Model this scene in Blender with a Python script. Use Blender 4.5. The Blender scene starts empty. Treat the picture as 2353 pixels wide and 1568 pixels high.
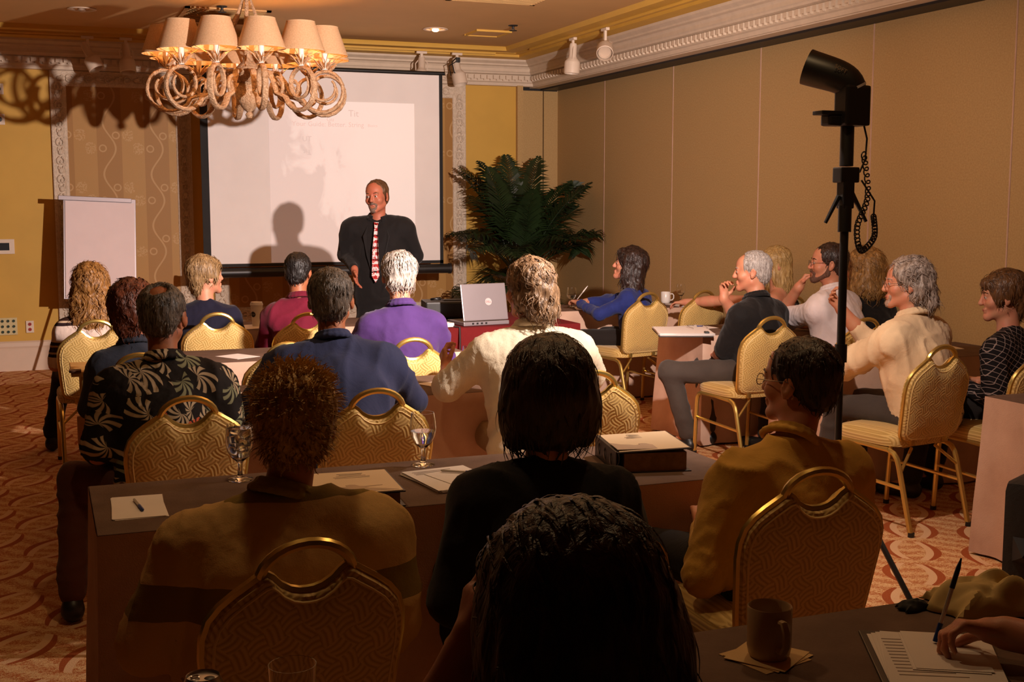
import bpy, bmesh, math, random
import numpy as np
from mathutils import Vector, Matrix, Euler
scn = bpy.context.scene
COL = scn.collection
rnd = random.Random(7)
R = math.radians

# ------------------------------------------------------------------ camera, light, exposure
cam_d = bpy.data.cameras.new('camera'); cam = bpy.data.objects.new('camera', cam_d); COL.objects.link(cam)
cam_d.sensor_width = 36.0; cam_d.lens = 2800.0/2353.0*36.0; cam_d.clip_start = 0.05; cam_d.clip_end = 100
cam.location = (0, 0, 1.62)
cam.rotation_euler = (R(90)-math.atan(322/2800.0), 0, R(-21.1))
scn.camera = cam
scn.view_settings.view_transform = 'Standard'
scn.view_settings.look = 'None'
scn.view_settings.gamma = 1.0
scn.view_settings.use_curve_mapping = False
scn.view_settings.exposure = 0.0

world = bpy.data.worlds.new('dim_room_ambience'); scn.world = world
world.use_nodes = True
wb = world.node_tree.nodes['Background']
wb.inputs[0].default_value = (1.0, 0.62, 0.30, 1); wb.inputs[1].default_value = 0.004

FLASH = Vector((2.815, 4.13, 2.135))          # mouth of the snoot on the light stand
def add_light(name, kind, loc, energy, color, size=0.05, aim=None, **kw):
    d = bpy.data.lights.new(name, kind); d.energy = energy; d.color = color
    if kind == 'AREA': d.size = size
    else: d.shadow_soft_size = size
    for k, v in kw.items(): setattr(d, k, v)
    o = bpy.data.objects.new(name, d); COL.objects.link(o); o.location = loc
    if aim is not None:
        o.rotation_euler = (Vector(aim)-Vector(loc)).to_track_quat('-Z', 'Y').to_euler()
    return o
# the flash in the snoot: a feathered beam to the front of the room and weaker spill round it
add_light('flash_beam', 'SPOT', FLASH, 1400, (1.0, 0.80, 0.72), 0.045, (1.75, 12.0, 2.15), spot_size=R(106), spot_blend=1.0)
add_light('flash_spill', 'SPOT', FLASH, 265, (1.0, 0.80, 0.68), 0.045, (3.5, 6.6, -0.6), spot_size=R(176), spot_blend=0.55)
# tungsten: the downlight in view, then unseen ceiling fills added to brighten the rows
DOWN_AND_FILL = [(3.48, 10.98), (3.4, 6.8), (1.0, 6.8), (0.6, 3.55), (2.3, 3.3)]
for p in DOWN_AND_FILL[1:]:
    add_light('downlight_and_fill', 'SPOT', (p[0], p[1], 3.17), 4 if p[1] > 4 else 36, (1.0, 0.64, 0.31), 0.07, (p[0], p[1], 0), spot_size=R(150), spot_blend=1.0)
add_light('downlight_and_fill', 'SPOT', (3.48, 10.98, 3.13), 5, (1.0, 0.55, 0.22), 0.05, (3.48, 10.98, 0), spot_size=R(120), spot_blend=0.8)

# ------------------------------------------------------------------ helpers: objects
def link(o, parent=None):
    COL.objects.link(o)
    if parent is not None: o.parent = parent
    return o
def tag(o, label=None, cat=None, group=None, kind=None):
    if label: o['label'] = label
    if cat: o['category'] = cat
    if group: o['group'] = group
    if kind: o['kind'] = kind
    return o
def thing(name, label, cat, loc=(0, 0, 0), rz=0.0, group=None):
    o = bpy.data.objects.new(name, None); link(o); o.empty_display_size = 0.1
    o.location = loc; o.rotation_euler = (0, 0, rz)
    return tag(o, label, cat, group)
def copy_tree(o, parent=None):
    c = o.copy(); COL.objects.link(c); c.parent = parent
    for ch in o.children: copy_tree(ch, c)
    return c

class MB:
    """collects shapes, builds ONE mesh object"""
    def __init__(s): s.v = []; s.f = []
    def add(s, vs, fs):
        n = len(s.v); s.v += [tuple(v) for v in vs]; s.f += [tuple(i+n for i in f) for f in fs]; return s
    def box(s, c, d, M=None):
        x, y, z = d[0]/2, d[1]/2, d[2]/2
        vs = [Vector((a*x, b*y, e*z)) for e in (-1, 1) for b in (-1, 1) for a in (-1, 1)]
        vs = [(M @ v if M is not None else v)+Vector(c) for v in vs]
        return s.add(vs, [(0, 2, 3, 1), (4, 5, 7, 6), (0, 1, 5, 4), (2, 6, 7, 3), (0, 4, 6, 2), (1, 3, 7, 5)])
    def box2(s, a, b):
        return s.box([(a[i]+b[i])/2 for i in range(3)], [abs(b[i]-a[i]) for i in range(3)])
    def tube(s, pts, r, n=8, caps=True, closed=False, sx=1.0, up=None):
        P = [Vector(p) for p in pts]; m = len(P)
        rr = r if isinstance(r, (list, tuple)) else [r]*m
        prev = None; vs = []; 
        for i in range(m):
            if closed: t = (P[(i+1) % m]-P[i-1])
            else: t = P[min(i+1, m-1)]-P[max(i-1, 0)]
            t = t.normalized() if t.length > 1e-9 else Vector((0, 0, 1))
            if prev is None:
                a = Vector(up) if up is not None else (Vector((0, 0, 1)) if abs(t.z) < 0.9 else Vector((1, 0, 0)))
                u = (a-t*a.dot(t)).normalized()
            else:
                u = prev-t*prev.dot(t); u = u.normalized() if u.length > 1e-6 else prev
            prev = u; w = t.cross(u)
            for k in range(n):
                an = 2*math.pi*k/n
                vs.append(P[i]+(u*math.cos(an)+w*math.sin(an)*sx)*rr[i])
        fs = []
        for i in range(m if closed else m-1):
            j = (i+1) % m
            for k in range(n):
                l = (k+1) % n
                fs.append((i*n+k, i*n+l, j*n+l, j*n+k))
        if caps and not closed:
            fs.append(tuple(range(n))[::-1]); fs.append(tuple((m-1)*n+k for k in range(n)))
        return s.add(vs, fs)
    def cyl(s, a, b, r, r2=None, n=12): return s.tube([a, b], [r, r if r2 is None else r2], n)
    def lathe(s, prof, n=24, c=(0, 0, 0), cap0=False, cap1=False, M=None):
        vs = []
        for r, z in prof:
            for k in range(n):
                a = 2*math.pi*k/n; v = Vector((r*math.cos(a), r*math.sin(a), z))
                vs.append((M @ v if M is not None else v)+Vector(c))
        fs = []
        for i in range(len(prof)-1):
            for k in range(n):
                l = (k+1) % n
                fs.append((i*n+k, i*n+l, (i+1)*n+l, (i+1)*n+k))
        if cap0: fs.append(tuple(range(n))[::-1])
        if cap1: fs.append(tuple((len(prof)-1)*n+k for k in range(n)))
        return s.add(vs, fs)
    def sphere(s, c, r, n=12, m=8, M=None):
        rx, ry, rz = r if isinstance(r, (tuple, list)) else (r, r, r)
        vs = []; fs = []
        for i in range(m+1):
            t = math.pi*i/m
            for k in range(n):
                a = 2*math.pi*k/n
                v = Vector((rx*math.sin(t)*math.cos(a), ry*math.sin(t)*math.sin(a), rz*math.cos(t)))
                vs.append((M @ v if M is not None else v)+Vector(c))
        for i in range(m):
            for k in range(n):
                l = (k+1) % n; fs.append((i*n+k, (i+1)*n+k, (i+1)*n+l, i*n+l))
        return s.add(vs, fs)
    def prism(s, poly, t0, t1, fn):
        """poly: list of 2-D points; fn(u, v, t) -> 3-D"""
        n = len(poly)
        vs = [fn(u, v, t0) for u, v in poly]+[fn(u, v, t1) for u, v in poly]
        fs = [tuple(range(n))[::-1], tuple(range(n, 2*n))]
        fs += [(k, (k+1) % n, n+(k+1) % n, n+k) for k in range(n)]
        return s.add(vs, fs)
    def build(s, name, mat, parent=None, smooth=True, bevel=0, angle=40, loc=None):
        me = bpy.data.meshes.new(name); me.from_pydata(s.v, [], s.f)
        bm = bmesh.new(); bm.from_mesh(me); bmesh.ops.remove_doubles(bm, verts=bm.verts, dist=1e-5)
        bmesh.ops.recalc_face_normals(bm, faces=bm.faces)
        if bevel: 
            es = [e for e in bm.edges if len(e.link_faces) == 2 and e.calc_face_angle(0) > R(35)]
            bmesh.ops.bevel(bm, geom=es, offset=bevel, segments=2, affect='EDGES', profile=0.6)
        if smooth:
            for f in bm.faces: f.smooth = True
            for e in bm.edges:
                if len(e.link_faces) == 2 and e.calc_face_angle(0) > R(angle): e.smooth = False
        bm.to_mesh(me); bm.free()
        if mat is not None: me.materials.append(mat)
        o = bpy.data.objects.new(name, me); link(o, parent)
        if loc: o.location = loc
        return o
def text_mesh(name, body, size, mat, parent, M, extrude=0.0004, align='CENTER'):
    cu = bpy.data.curves.new(name, 'FONT'); cu.body = body; cu.size = size; cu.extrude = extrude; cu.align_x = align; cu.resolution_u = 2
    o = bpy.data.objects.new(name, cu); COL.objects.link(o)
    dg = bpy.context.evaluated_depsgraph_get(); me = bpy.data.meshes.new_from_object(o.evaluated_get(dg))
    bpy.data.objects.remove(o)
    me.materials.clear(); me.materials.append(mat); me.name = name
    q = bpy.data.objects.new(name, me); link(q, parent); q.matrix_basis = M
    return q

# ------------------------------------------------------------------ helpers: materials
MATS = {}
def srgb(r, g, b):
    f = lambda c: (c/255/12.92) if c/255 <= 0.04045 else ((c/255+0.055)/1.055)**2.4
    return (f(r), f(g), f(b))
class NT:
    def __init__(s, name, rough=0.6, metal=0.0, spec=0.5):
        m = bpy.data.materials.new(name); m.use_nodes = True; s.m = m; s.t = m.node_tree; s.n = s.t.nodes
        s.b = s.n['Principled BSDF']; s.b.inputs['Roughness'].default_value = rough
        s.b.inputs['Metallic'].default_value = metal; s.b.inputs['Specular IOR Level'].default_value = spec
        s.out = s.n['Material Output']; MATS[name] = m
    def N(s, typ, **kw):
        nd = s.n.new(typ)
        for k, v in kw.items():
            if k.startswith('i_'):
                key = k[2:]; key = int(key) if key.isdigit() else key.replace('_', ' ')
                s.put(nd.inputs[key], v)
            else: setattr(nd, k, v)
        return nd
    def put(s, sock, v):
        if hasattr(v, 'links') or isinstance(v, bpy.types.NodeSocket): s.t.links.new(v, sock)
        elif isinstance(v, (tuple, list)) and sock.type == 'RGBA' and len(v) == 3: sock.default_value = (*v, 1)
        else: sock.default_value = v
    def co(s, kind='Object', scale=(1, 1, 1), rot=(0, 0, 0), loc=(0, 0, 0)):
        tc = s.N('ShaderNodeTexCoord'); mp = s.N('ShaderNodeMapping')
        s.t.links.new(tc.outputs[kind], mp.inputs[0])
        mp.inputs['Scale'].default_value = scale; mp.inputs['Rotation'].default_value = rot; mp.inputs['Location'].default_value = loc
        return mp.outputs[0]
    def M(s, op, a, b=0.0, c=0.0, clamp=False):
        nd = s.N('ShaderNodeMath', operation=op, use_clamp=clamp)
        s.put(nd.inputs[0], a); s.put(nd.inputs[1], b); s.put(nd.inputs[2], c)
        return nd.outputs[0]
    def noise(s, vec, scale=5, detail=3, rough=0.55, dist=0.0):
        nd = s.N('ShaderNodeTexNoise'); s.put(nd.inputs['Vector'], vec); nd.inputs['Scale'].default_value = scale
        nd.inputs['Detail'].default_value = detail; nd.inputs['Roughness'].default_value = rough; nd.inputs['Distortion'].default_value = dist
        return nd.outputs['Fac']
    def ramp(s, fac, stops, interp='LINEAR'):
        nd = s.N('ShaderNodeValToRGB'); s.put(nd.inputs[0], fac); cr = nd.color_ramp; cr.interpolation = interp
        while len(cr.elements) < len(stops): cr.elements.new(0.5)
        for e, (p, c) in zip(cr.elements, stops):
            e.position = p; e.color = (*c, 1) if len(c) == 3 else c
        return nd.outputs[0]
    def mix(s, fac, a, b):
        nd = s.N('ShaderNodeMix', data_type='RGBA'); s.put(nd.inputs[0], fac); s.put(nd.inputs[6], a); s.put(nd.inputs[7], b)
        return nd.outputs[2]
    def sep(s, vec):
        nd = s.N('ShaderNodeSeparateXYZ'); s.put(nd.inputs[0], vec); return nd.outputs
    def col(s, v): s.put(s.b.inputs['Base Color'], v); return s
    def bump(s, h, strength=0.3, dist=0.01):
        nd = s.N('ShaderNodeBump'); nd.inputs['Strength'].default_value = strength; nd.inputs['Distance'].default_value = dist
        s.put(nd.inputs['Height'], h); s.t.links.new(nd.outputs[0], s.b.inputs['Normal']); return s
def simple(name, color, rough=0.6, metal=0.0, vary=0.12, vscale=6.0, bump=0.0, bscale=80, spec=0.5, sheen=0.0):
    if name in MATS: return MATS[name]
    t = NT(name, rough, metal, spec); c = t.co()
    lo = tuple(max(0, x*(1-vary)) for x in color); hi = tuple(min(1, x*(1+vary)) for x in color)
    t.col(t.ramp(t.noise(c, vscale, 3), [(0.3, lo), (0.7, hi)]))
    if bump: t.bump(t.noise(c, bscale, 2), bump, 0.004)
    if sheen: t.b.inputs['Sheen Weight'].default_value = sheen
    return t.m
# ------------------------------------------------------------------ materials
def m_carpet():
    """rust on cream: pairs of bracket-like crescents in columns, leafy veins between"""
    t = NT('patterned_carpet', 0.95, 0, 0.1); rot = (0, 0, R(38)); c = t.co('Object', (1, 1, 1), rot)
    x, y, z = t.sep(c); u = t.M('DIVIDE', x, 0.35); v = t.M('DIVIDE', y, 0.377)
    fx = t.M('SUBTRACT', t.M('FRACT', u), 0.5); fy = t.M('SUBTRACT', t.M('FRACT', v), 0.5)
    bow = t.M('SUBTRACT', 0.30, t.M('MULTIPLY', t.M('MULTIPLY', fy, fy), 0.75)); skew = t.M('MULTIPLY', fy, 0.10)
    ax = t.M('SUBTRACT', t.M('ABSOLUTE', t.M('ADD', fx, skew)), bow)
    lim = t.M('LESS_THAN', t.M('ABSOLUTE', fy), 0.40); thick = t.M('SUBTRACT', 0.075, t.M('MULTIPLY', t.M('MULTIPLY', fy, fy), 0.35))
    band = t.M('MULTIPLY', t.M('LESS_THAN', t.M('ABSOLUTE', ax), thick), lim)
    core = t.M('MULTIPLY', t.M('LESS_THAN', t.M('ABSOLUTE', t.M('ADD', ax, 0.075)), 0.05), lim)
    n1 = t.noise(t.co('Object', (22, 46, 1), rot), 1.0, 3, 0.6, 1.5); n2 = t.noise(t.co('Object', (40, 60, 1), rot), 1.0, 3, 0.6, 2.5)
    w1 = t.M('SINE', t.M('ADD', t.M('MULTIPLY', v, 25.13), t.M('ADD', t.M('MULTIPLY', n1, 9.0), t.M('MULTIPLY', t.M('SINE', t.M('MULTIPLY', u, 6.283)), 1.3))))
    leaf = t.M('SINE', t.M('MULTIPLY', n2, 26.0))
    veins = t.M('ADD', t.M('MULTIPLY', w1, 0.22), t.M('MULTIPLY', leaf, 0.30))
    cream = srgb(228, 190, 140); mid = srgb(206, 146, 92); rust = srgb(176, 92, 44); deep = srgb(160, 74, 34)
    base = t.ramp(t.M('ADD', veins, 0.5), [(0.40, cream), (0.55, mid), (0.70, rust)])
    b2 = t.mix(band, base, deep); b3 = t.mix(core, b2, srgb(226, 184, 142))
    t.col(t.mix(0.10, b3, t.ramp(t.noise(t.co('Object'), 160, 2), [(0.3, deep), (0.7, cream)])))
    t.bump(t.noise(t.co('Object'), 260, 2), 0.5, 0.006)
    return t.m
def m_wallpaper():
    t = NT('damask_wallpaper', 0.55); c = t.co(); x, y, z = t.sep(c)
    u = t.M('DIVIDE', x, 0.44); fu = t.M('FRACT', u); fs = t.M('SUBTRACT', fu, 0.5)
    stripe = t.M('LESS_THAN', t.M('ABSOLUTE', fs), 0.26)
    zz = t.M('DIVIDE', z, 0.50)
    vine = t.M('MULTIPLY', t.M('SINE', t.M('MULTIPLY', zz, 6.283)), 0.13)
    line = t.M('LESS_THAN', t.M('ABSOLUTE', t.M('SUBTRACT', t.M('SUBTRACT', fs, 0.0), vine)), 0.020)
    fz = t.M('SUBTRACT', t.M('FRACT', t.M('ADD', zz, 0.25)), 0.5)
    fz2 = t.M('SUBTRACT', t.M('FRACT', t.M('ADD', zz, 0.0)), 0.5)
    def ring(cx, fzz, sc, r0, r1):
        d = t.M('SQRT', t.M('ADD', t.M('POWER', t.M('SUBTRACT', fs, cx), 2.0), t.M('POWER', t.M('MULTIPLY', fzz, sc), 2.0)))
        return t.M('MULTIPLY', t.M('GREATER_THAN', d, r0), t.M('LESS_THAN', d, r1))
    r1 = ring(0.14, fz2, 1.14, 0.055, 0.085); r2 = ring(-0.14, fz, 1.14, 0.055, 0.085)
    fl = ring(-0.40, fz, 1.14, 0.0, 0.13); fl2 = ring(0.40, fz2, 1.14, 0.0, 0.13)
    pet = t.M('GREATER_THAN', t.noise(c, 60, 2), 0.5)
    mo = t.M('MAXIMUM', t.M('MAXIMUM', line, t.M('MAXIMUM', r1, r2)), t.M('MULTIPLY', t.M('MAXIMUM', fl, fl2), pet))
    a = srgb(160, 112, 42); b = srgb(176, 130, 60); hi = srgb(194, 154, 98)
    base = t.mix(stripe, b, a)
    t.col(t.mix(t.M('MULTIPLY', mo, 0.75), base, hi)); t.bump(t.noise(c, 180, 2), 0.12, 0.003)
    return t.m
def m_weave():
    """basket weave upholstery: short wavy bundles laid two ways"""
    t = NT('gold_weave_upholstery', 0.62, 0, 0.35); t.b.inputs['Sheen Weight'].default_value = 0.25
    c = t.co('Object', (24, 24, 24), (0, 0.6, 0)); x, y, z = t.sep(c)
    xx = t.M('ADD', x, t.M('MULTIPLY', t.M('SINE', t.M('MULTIPLY', z, 3.0)), 0.12)); 
    chk = t.M('MODULO', t.M('ADD', t.M('FLOOR', xx), t.M('FLOOR', z)), 2.0); chk = t.M('ABSOLUTE', chk)
    la = t.M('SINE', t.M('MULTIPLY', t.M('ADD', z, t.M('MULTIPLY', t.M('SINE', t.M('MULTIPLY', xx, 3.14)), 0.12)), 18.85))
    lb = t.M('SINE', t.M('MULTIPLY', t.M('ADD', xx, t.M('MULTIPLY', t.M('SINE', t.M('MULTIPLY', z, 3.14)), 0.12)), 18.85))
    mixv = t.N('ShaderNodeMix', data_type='FLOAT'); t.put(mixv.inputs[0], chk); t.put(mixv.inputs[2], la); t.put(mixv.inputs[3], lb)
    h = mixv.outputs[0]
    t.col(t.ramp(t.M('ADD', t.M('MULTIPLY', h, 0.5), 0.5), [(0.0, srgb(178, 143, 76)), (0.5, srgb(204, 170, 100)), (1.0, srgb(214, 182, 114))]))
    t.bump(h, 0.20, 0.004)
    return t.m
def m_partition():
    t = NT('beige_partition_fabric', 0.9, 0, 0.2); c = t.co()
    t.col(t.ramp(t.noise(c, 90, 3), [(0.3, srgb(180, 147, 98)), (0.7, srgb(195, 163, 112))])); t.bump(t.noise(c, 320, 2), 0.25, 0.003); return t.m
def m_tablecloth(name, a, b):
    t = NT(name, 0.85, 0, 0.2); c = t.co(); t.col(t.ramp(t.noise(c, 7, 4), [(0.3, a), (0.7, b)]))
    t.bump(t.M('ADD', t.noise(c, 3.0, 2), t.M('MULTIPLY', t.noise(c, 240, 2), 0.12)), 0.5, 0.02); return t.m
def m_glass(name='clear_glass', tint=(1, 1, 1), rough=0.02, ior=1.45):
    t = NT(name, rough); t.b.inputs['Transmission Weight'].default_value = 1.0; t.b.inputs['IOR'].default_value = ior
    t.col(tint); return t.m
def m_emit(name, color, strength):
    t = NT(name, 0.6); t.col(color); t.b.inputs['Emission Color'].default_value = (*color, 1); t.b.inputs['Emission Strength'].default_value = strength; return t.m
def m_shade():
    """linen lamp shade: lets the bulb's light glow through"""
    t = NT('linen_shade', 0.85, 0, 0.2); c = t.co('Object', (1, 1, 1)); 
    t.col(t.ramp(t.noise(c, 120, 2), [(0.3, srgb(196, 160, 122)), (0.7, srgb(212, 178, 140))])); t.bump(t.noise(c, 260, 2), 0.3, 0.002)
    t.b.inputs['Transmission Weight'].default_value = 0.0
    tr = t.N('ShaderNodeBsdfTranslucent'); tr.inputs[0].default_value = (*srgb(235, 190, 130), 1)
    mx = t.N('ShaderNodeMixShader'); mx.inputs[0].default_value = 0.07
    t.t.links.new(t.b.outputs[0], mx.inputs[1]); t.t.links.new(tr.outputs[0], mx.inputs[2]); t.t.links.new(mx.outputs[0], t.out.inputs[0]); return t.m
def m_plaster(name, a, b, bump=0.6, scale=26):
    t = NT(name, 0.7, 0, 0.3); c = t.co(); n = t.noise(c, scale, 4, 0.6, 1.5)
    t.col(t.ramp(n, [(0.3, a), (0.7, b)])); t.bump(n, bump, 0.02); return t.m
def m_skin(name, base, red):
    t = NT(name, 0.5, 0, 0.4); c = t.co(); t.col(t.ramp(t.noise(c, 22, 4), [(0.35, base), (0.72, red)]))
    t.bump(t.noise(c, 260, 2), 0.12, 0.002); t.b.inputs['Subsurface Weight'].default_value = 0.0; return t.m
def m_hair(name, dark, light, scale=(70, 70, 14), rough=0.42):
    t = NT(name, rough, 0, 0.5); c = t.co('Object', scale)
    n = t.noise(c, 1.0, 3, 0.6, 0.8); t.col(t.ramp(n, [(0.32, dark), (0.68, light)])); t.bump(n, 0.8, 0.008); return t.m
def m_cloth(name, color, rough=0.85, bump=0.25, scale=300, vary=0.1, sheen=0.1):
    if name in MATS: return MATS[name]
    t = NT(name, rough, 0, 0.25); c = t.co(); lo = tuple(x*(1-vary) for x in color); hi = tuple(min(1, x*(1+vary)) for x in color)
    t.col(t.ramp(t.noise(c, 9, 3), [(0.3, lo), (0.7, hi)])); t.b.inputs['Sheen Weight'].default_value = sheen
    t.bump(t.M('ADD', t.noise(c, 10, 3, 0.5, 1.0), t.M('MULTIPLY', t.noise(c, scale, 2), 0.15)), bump, 0.02); return t.m

CARPET = m_carpet(); WALLPAPER = m_wallpaper(); WEAVE = m_weave(); PARTITION = m_partition()
YELLOW = simple('yellow_wall_paint', srgb(206, 162, 66), 0.6, vary=0.05, vscale=2.5, bump=0.05, bscale=300)
CEIL = simple('tan_ceiling_paint', srgb(206, 164, 106), 0.8, vary=0.03, vscale=3, bump=0.06, bscale=300)
YTRIM = simple('yellow_cornice_paint', srgb(214, 170, 72), 0.6, vary=0.04)
WHITE = simple('cream_moulding_paint', srgb(214, 196, 174), 0.6, vary=0.05, vscale=12, bump=0.15, bscale=60)
CARVED = m_plaster('carved_plaster', srgb(206, 186, 162), srgb(234, 218, 198), 0.6, 34)
BASEB = simple('baseboard_paint', srgb(216, 192, 170), 0.5, vary=0.03)
DARKTRACK = simple('black_track_metal', (0.012, 0.010, 0.010), 0.5)
BLACK = simple('black_plastic', (0.010, 0.0095, 0.0095), 0.42, vary=0.2)
BLACKM = simple('matte_black_cloth', (0.012, 0.011, 0.011), 0.8, vary=0.2)
GOLD = simple('brass_gold_tube', srgb(214, 184, 104), 0.30, 0.85, vary=0.06)
TABTOP = m_tablecloth('brown_tabletop_cloth', srgb(98, 76, 64), srgb(116, 92, 78))
SKIRT = m_tablecloth('tan_table_skirt', srgb(196, 160, 138), srgb(212, 178, 156))
MAROON = m_tablecloth('maroon_table_skirt', srgb(92, 18, 20), srgb(108, 24, 26))
PAPER = simple('white_paper', srgb(236, 226, 220), 0.7, vary=0.03)
INK = simple('grey_print_ink', srgb(150, 130, 118), 0.8)
DARKINK = simple('dark_print_ink', srgb(80, 66, 60), 0.8)
GLASS = m_glass(); WATER = m_glass('water', (0.96, 0.98, 1.0), 0.0, 1.33)
CERAMIC = simple('white_ceramic', srgb(238, 232, 226), 0.25, vary=0.02)
BROWNMUG = simple('tan_ceramic', srgb(190, 160, 124), 0.25, vary=0.03)
STEEL = simple('brushed_steel', (0.62, 0.6, 0.58), 0.3, 1.0, vary=0.05)
SILVER = simple('silver_laptop_plastic', srgb(150, 142, 146), 0.4, 0.5, vary=0.03)
WOOD = simple('pale_table_wood', srgb(206, 158, 92), 0.45, vary=0.15, vscale=14)
LAMPWHITE = simple('white_lamp_enamel', srgb(226, 208, 188), 0.4, vary=0.03)
SHADE = m_shade()
PALEWOOD = m_plaster('whitewashed_wood', srgb(150, 112, 76), srgb(216, 184, 150), 0.7, 40)
GREEN1 = simple('dark_palm_leaf', srgb(28, 44, 18), 0.45, vary=0.4, vscale=5)
GREEN2 = simple('palm_stem', srgb(62, 80, 34), 0.5, vary=0.3)
# ------------------------------------------------------------------ the room
WY = 12.53; WX = 5.40; CZ = 3.20; HX = 5.10; LX = -4.2; BY = -3.0
def struct(o): return tag(o, kind='structure')
struct(MB().box2((LX, BY, -0.1), (6.2, WY+0.3, 0)).build('floor', CARPET, smooth=False))
ceil = struct(MB().box2((LX, BY, CZ), (6.2, WY+0.3, CZ+0.1)).build('ceiling', CEIL, smooth=False))
wf = struct(MB().box2((LX, WY, 0), (4.88, WY+0.2, CZ)).build('wall_front', YELLOW, smooth=False))
MB().box2((4.88, WY-0.05, 0), (4.945, WY+0.2, 2.86)).build('jamb', PARTITION, wf, smooth=False)
MB().box2((4.955, WY+0.06, 0), (5.22, WY+0.1, 2.82)).build('pocket_panel', PARTITION, wf, smooth=False)
MB().box2((5.235, WY+0.06, 0), (5.40, WY+0.1, 2.82)).build('pocket_panel', PARTITION, wf, smooth=False)
MB().box2((4.945, WY+0.1, 0), (6.2, WY+0.2, CZ)).build('pocket_back', DARKTRACK, wf, smooth=False)
wr = struct(MB().box2((WX+0.06, BY, 0), (WX+0.2, WY+0.1, CZ)).build('wall_right', DARKTRACK, smooth=False))
seams = [12.60, 11.38, 9.94, 8.50, 7.085, 5.76, 4.4, 3.0, 1.6, 0.2, -1.2, BY]
for a, b in zip(seams[:-1], seams[1:]):
    MB().box2((WX, b+0.006, 0.02), (WX+0.06, a-0.006, 2.832)).build('panel', PARTITION, wr, smooth=False, bevel=0.004)
    MB().box2((WX-0.004, a-0.007, 0.02), (WX+0.02, a+0.003, 2.832)).build('seam_strip', SKIRT, wr, smooth=False)
MB().box2((HX-0.02, BY, 2.845), (6.2, WY+0.1, CZ)).build('header', WHITE, wr, smooth=False)
MB().box2((HX+0.10, BY, 2.828), (WX+0.02, WY+0.06, 2.846)).build('track', DARKTRACK, wr, smooth=False)

def corner_sweep(name, prof, mat, parent=None):
    mb = MB(); n = len(prof); vs = []
    for d, z in prof: vs.append((LX, WY-d, z))
    for d, z in prof: vs.append((HX-d, WY-d, z))
    for d, z in prof: vs.append((HX-d, BY, z))
    fs = []
    for s in range(2):
        for k in range(n-1): fs.append((s*n+k, s*n+k+1, (s+1)*n+k+1, (s+1)*n+k))
    return mb.add(vs, fs).build(name, mat, parent, angle=25)
crown = struct(corner_sweep('trim_1', [(0, 2.85), (0.035, 2.855), (0.04, 2.885), (0.055, 2.895), (0.055, 2.965), (0.085, 2.975), (0.09, 2.99), (0.10, 3.0),
    (0.095, 3.03), (0.11, 3.05), (0.135, 3.06), (0.135, 3.075), (0.15, 3.085), (0.17, 3.10), (0.175, 3.125), (0.19, 3.125)], WHITE))
corn = struct(corner_sweep('trim_2', [(0.175, 3.12), (0.30, 3.128), (0.30, 3.155), (0.36, 3.158), (0.36, 3.165), (0.40, 3.166), (0.40, 3.158), (0.53, 3.16), (0.535, 3.175), (0.55, 3.2)], YTRIM))
dm = None
def dentil(loc, rz):
    global dm
    if dm is None:
        o = MB().box((0, 0, 0.006), (0.046, 0.03, 0.040)).box((0.018, 0, -0.019), (0.012, 0.026, 0.018)).build('dentil', WHITE, crown, smooth=False); dm = o.data
    else:
        o = bpy.data.objects.new('dentil', dm); link(o, crown)
    o.location = loc; o.rotation_euler = (0, 0, rz)
x = -1.0
while x < 5.0: dentil((x, WY-0.066, 2.932), 0); x += 0.072
y = WY-0.10
while y > 5.6: dentil((HX-0.066, y, 2.932), R(-90)); y -= 0.072

base = struct(MB().prism([(0, 0), (0.03, 0), (0.03, 0.20), (0.022, 0.215), (0.028, 0.235), (0.02, 0.27), (0.006, 0.285), (0, 0.285)], LX, 4.88,
    lambda u, v, t: (t, WY-u, v)).build('baseboard_front', BASEB, smooth=False))
struct(MB().prism([(0, 0.02), (0.02, 0.02), (0.02, 0.14), (0, 0.15)], BY, WY, lambda u, v, t: (WX-u, t, v)).build('baseboard_right', BASEB, smooth=False))

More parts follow.
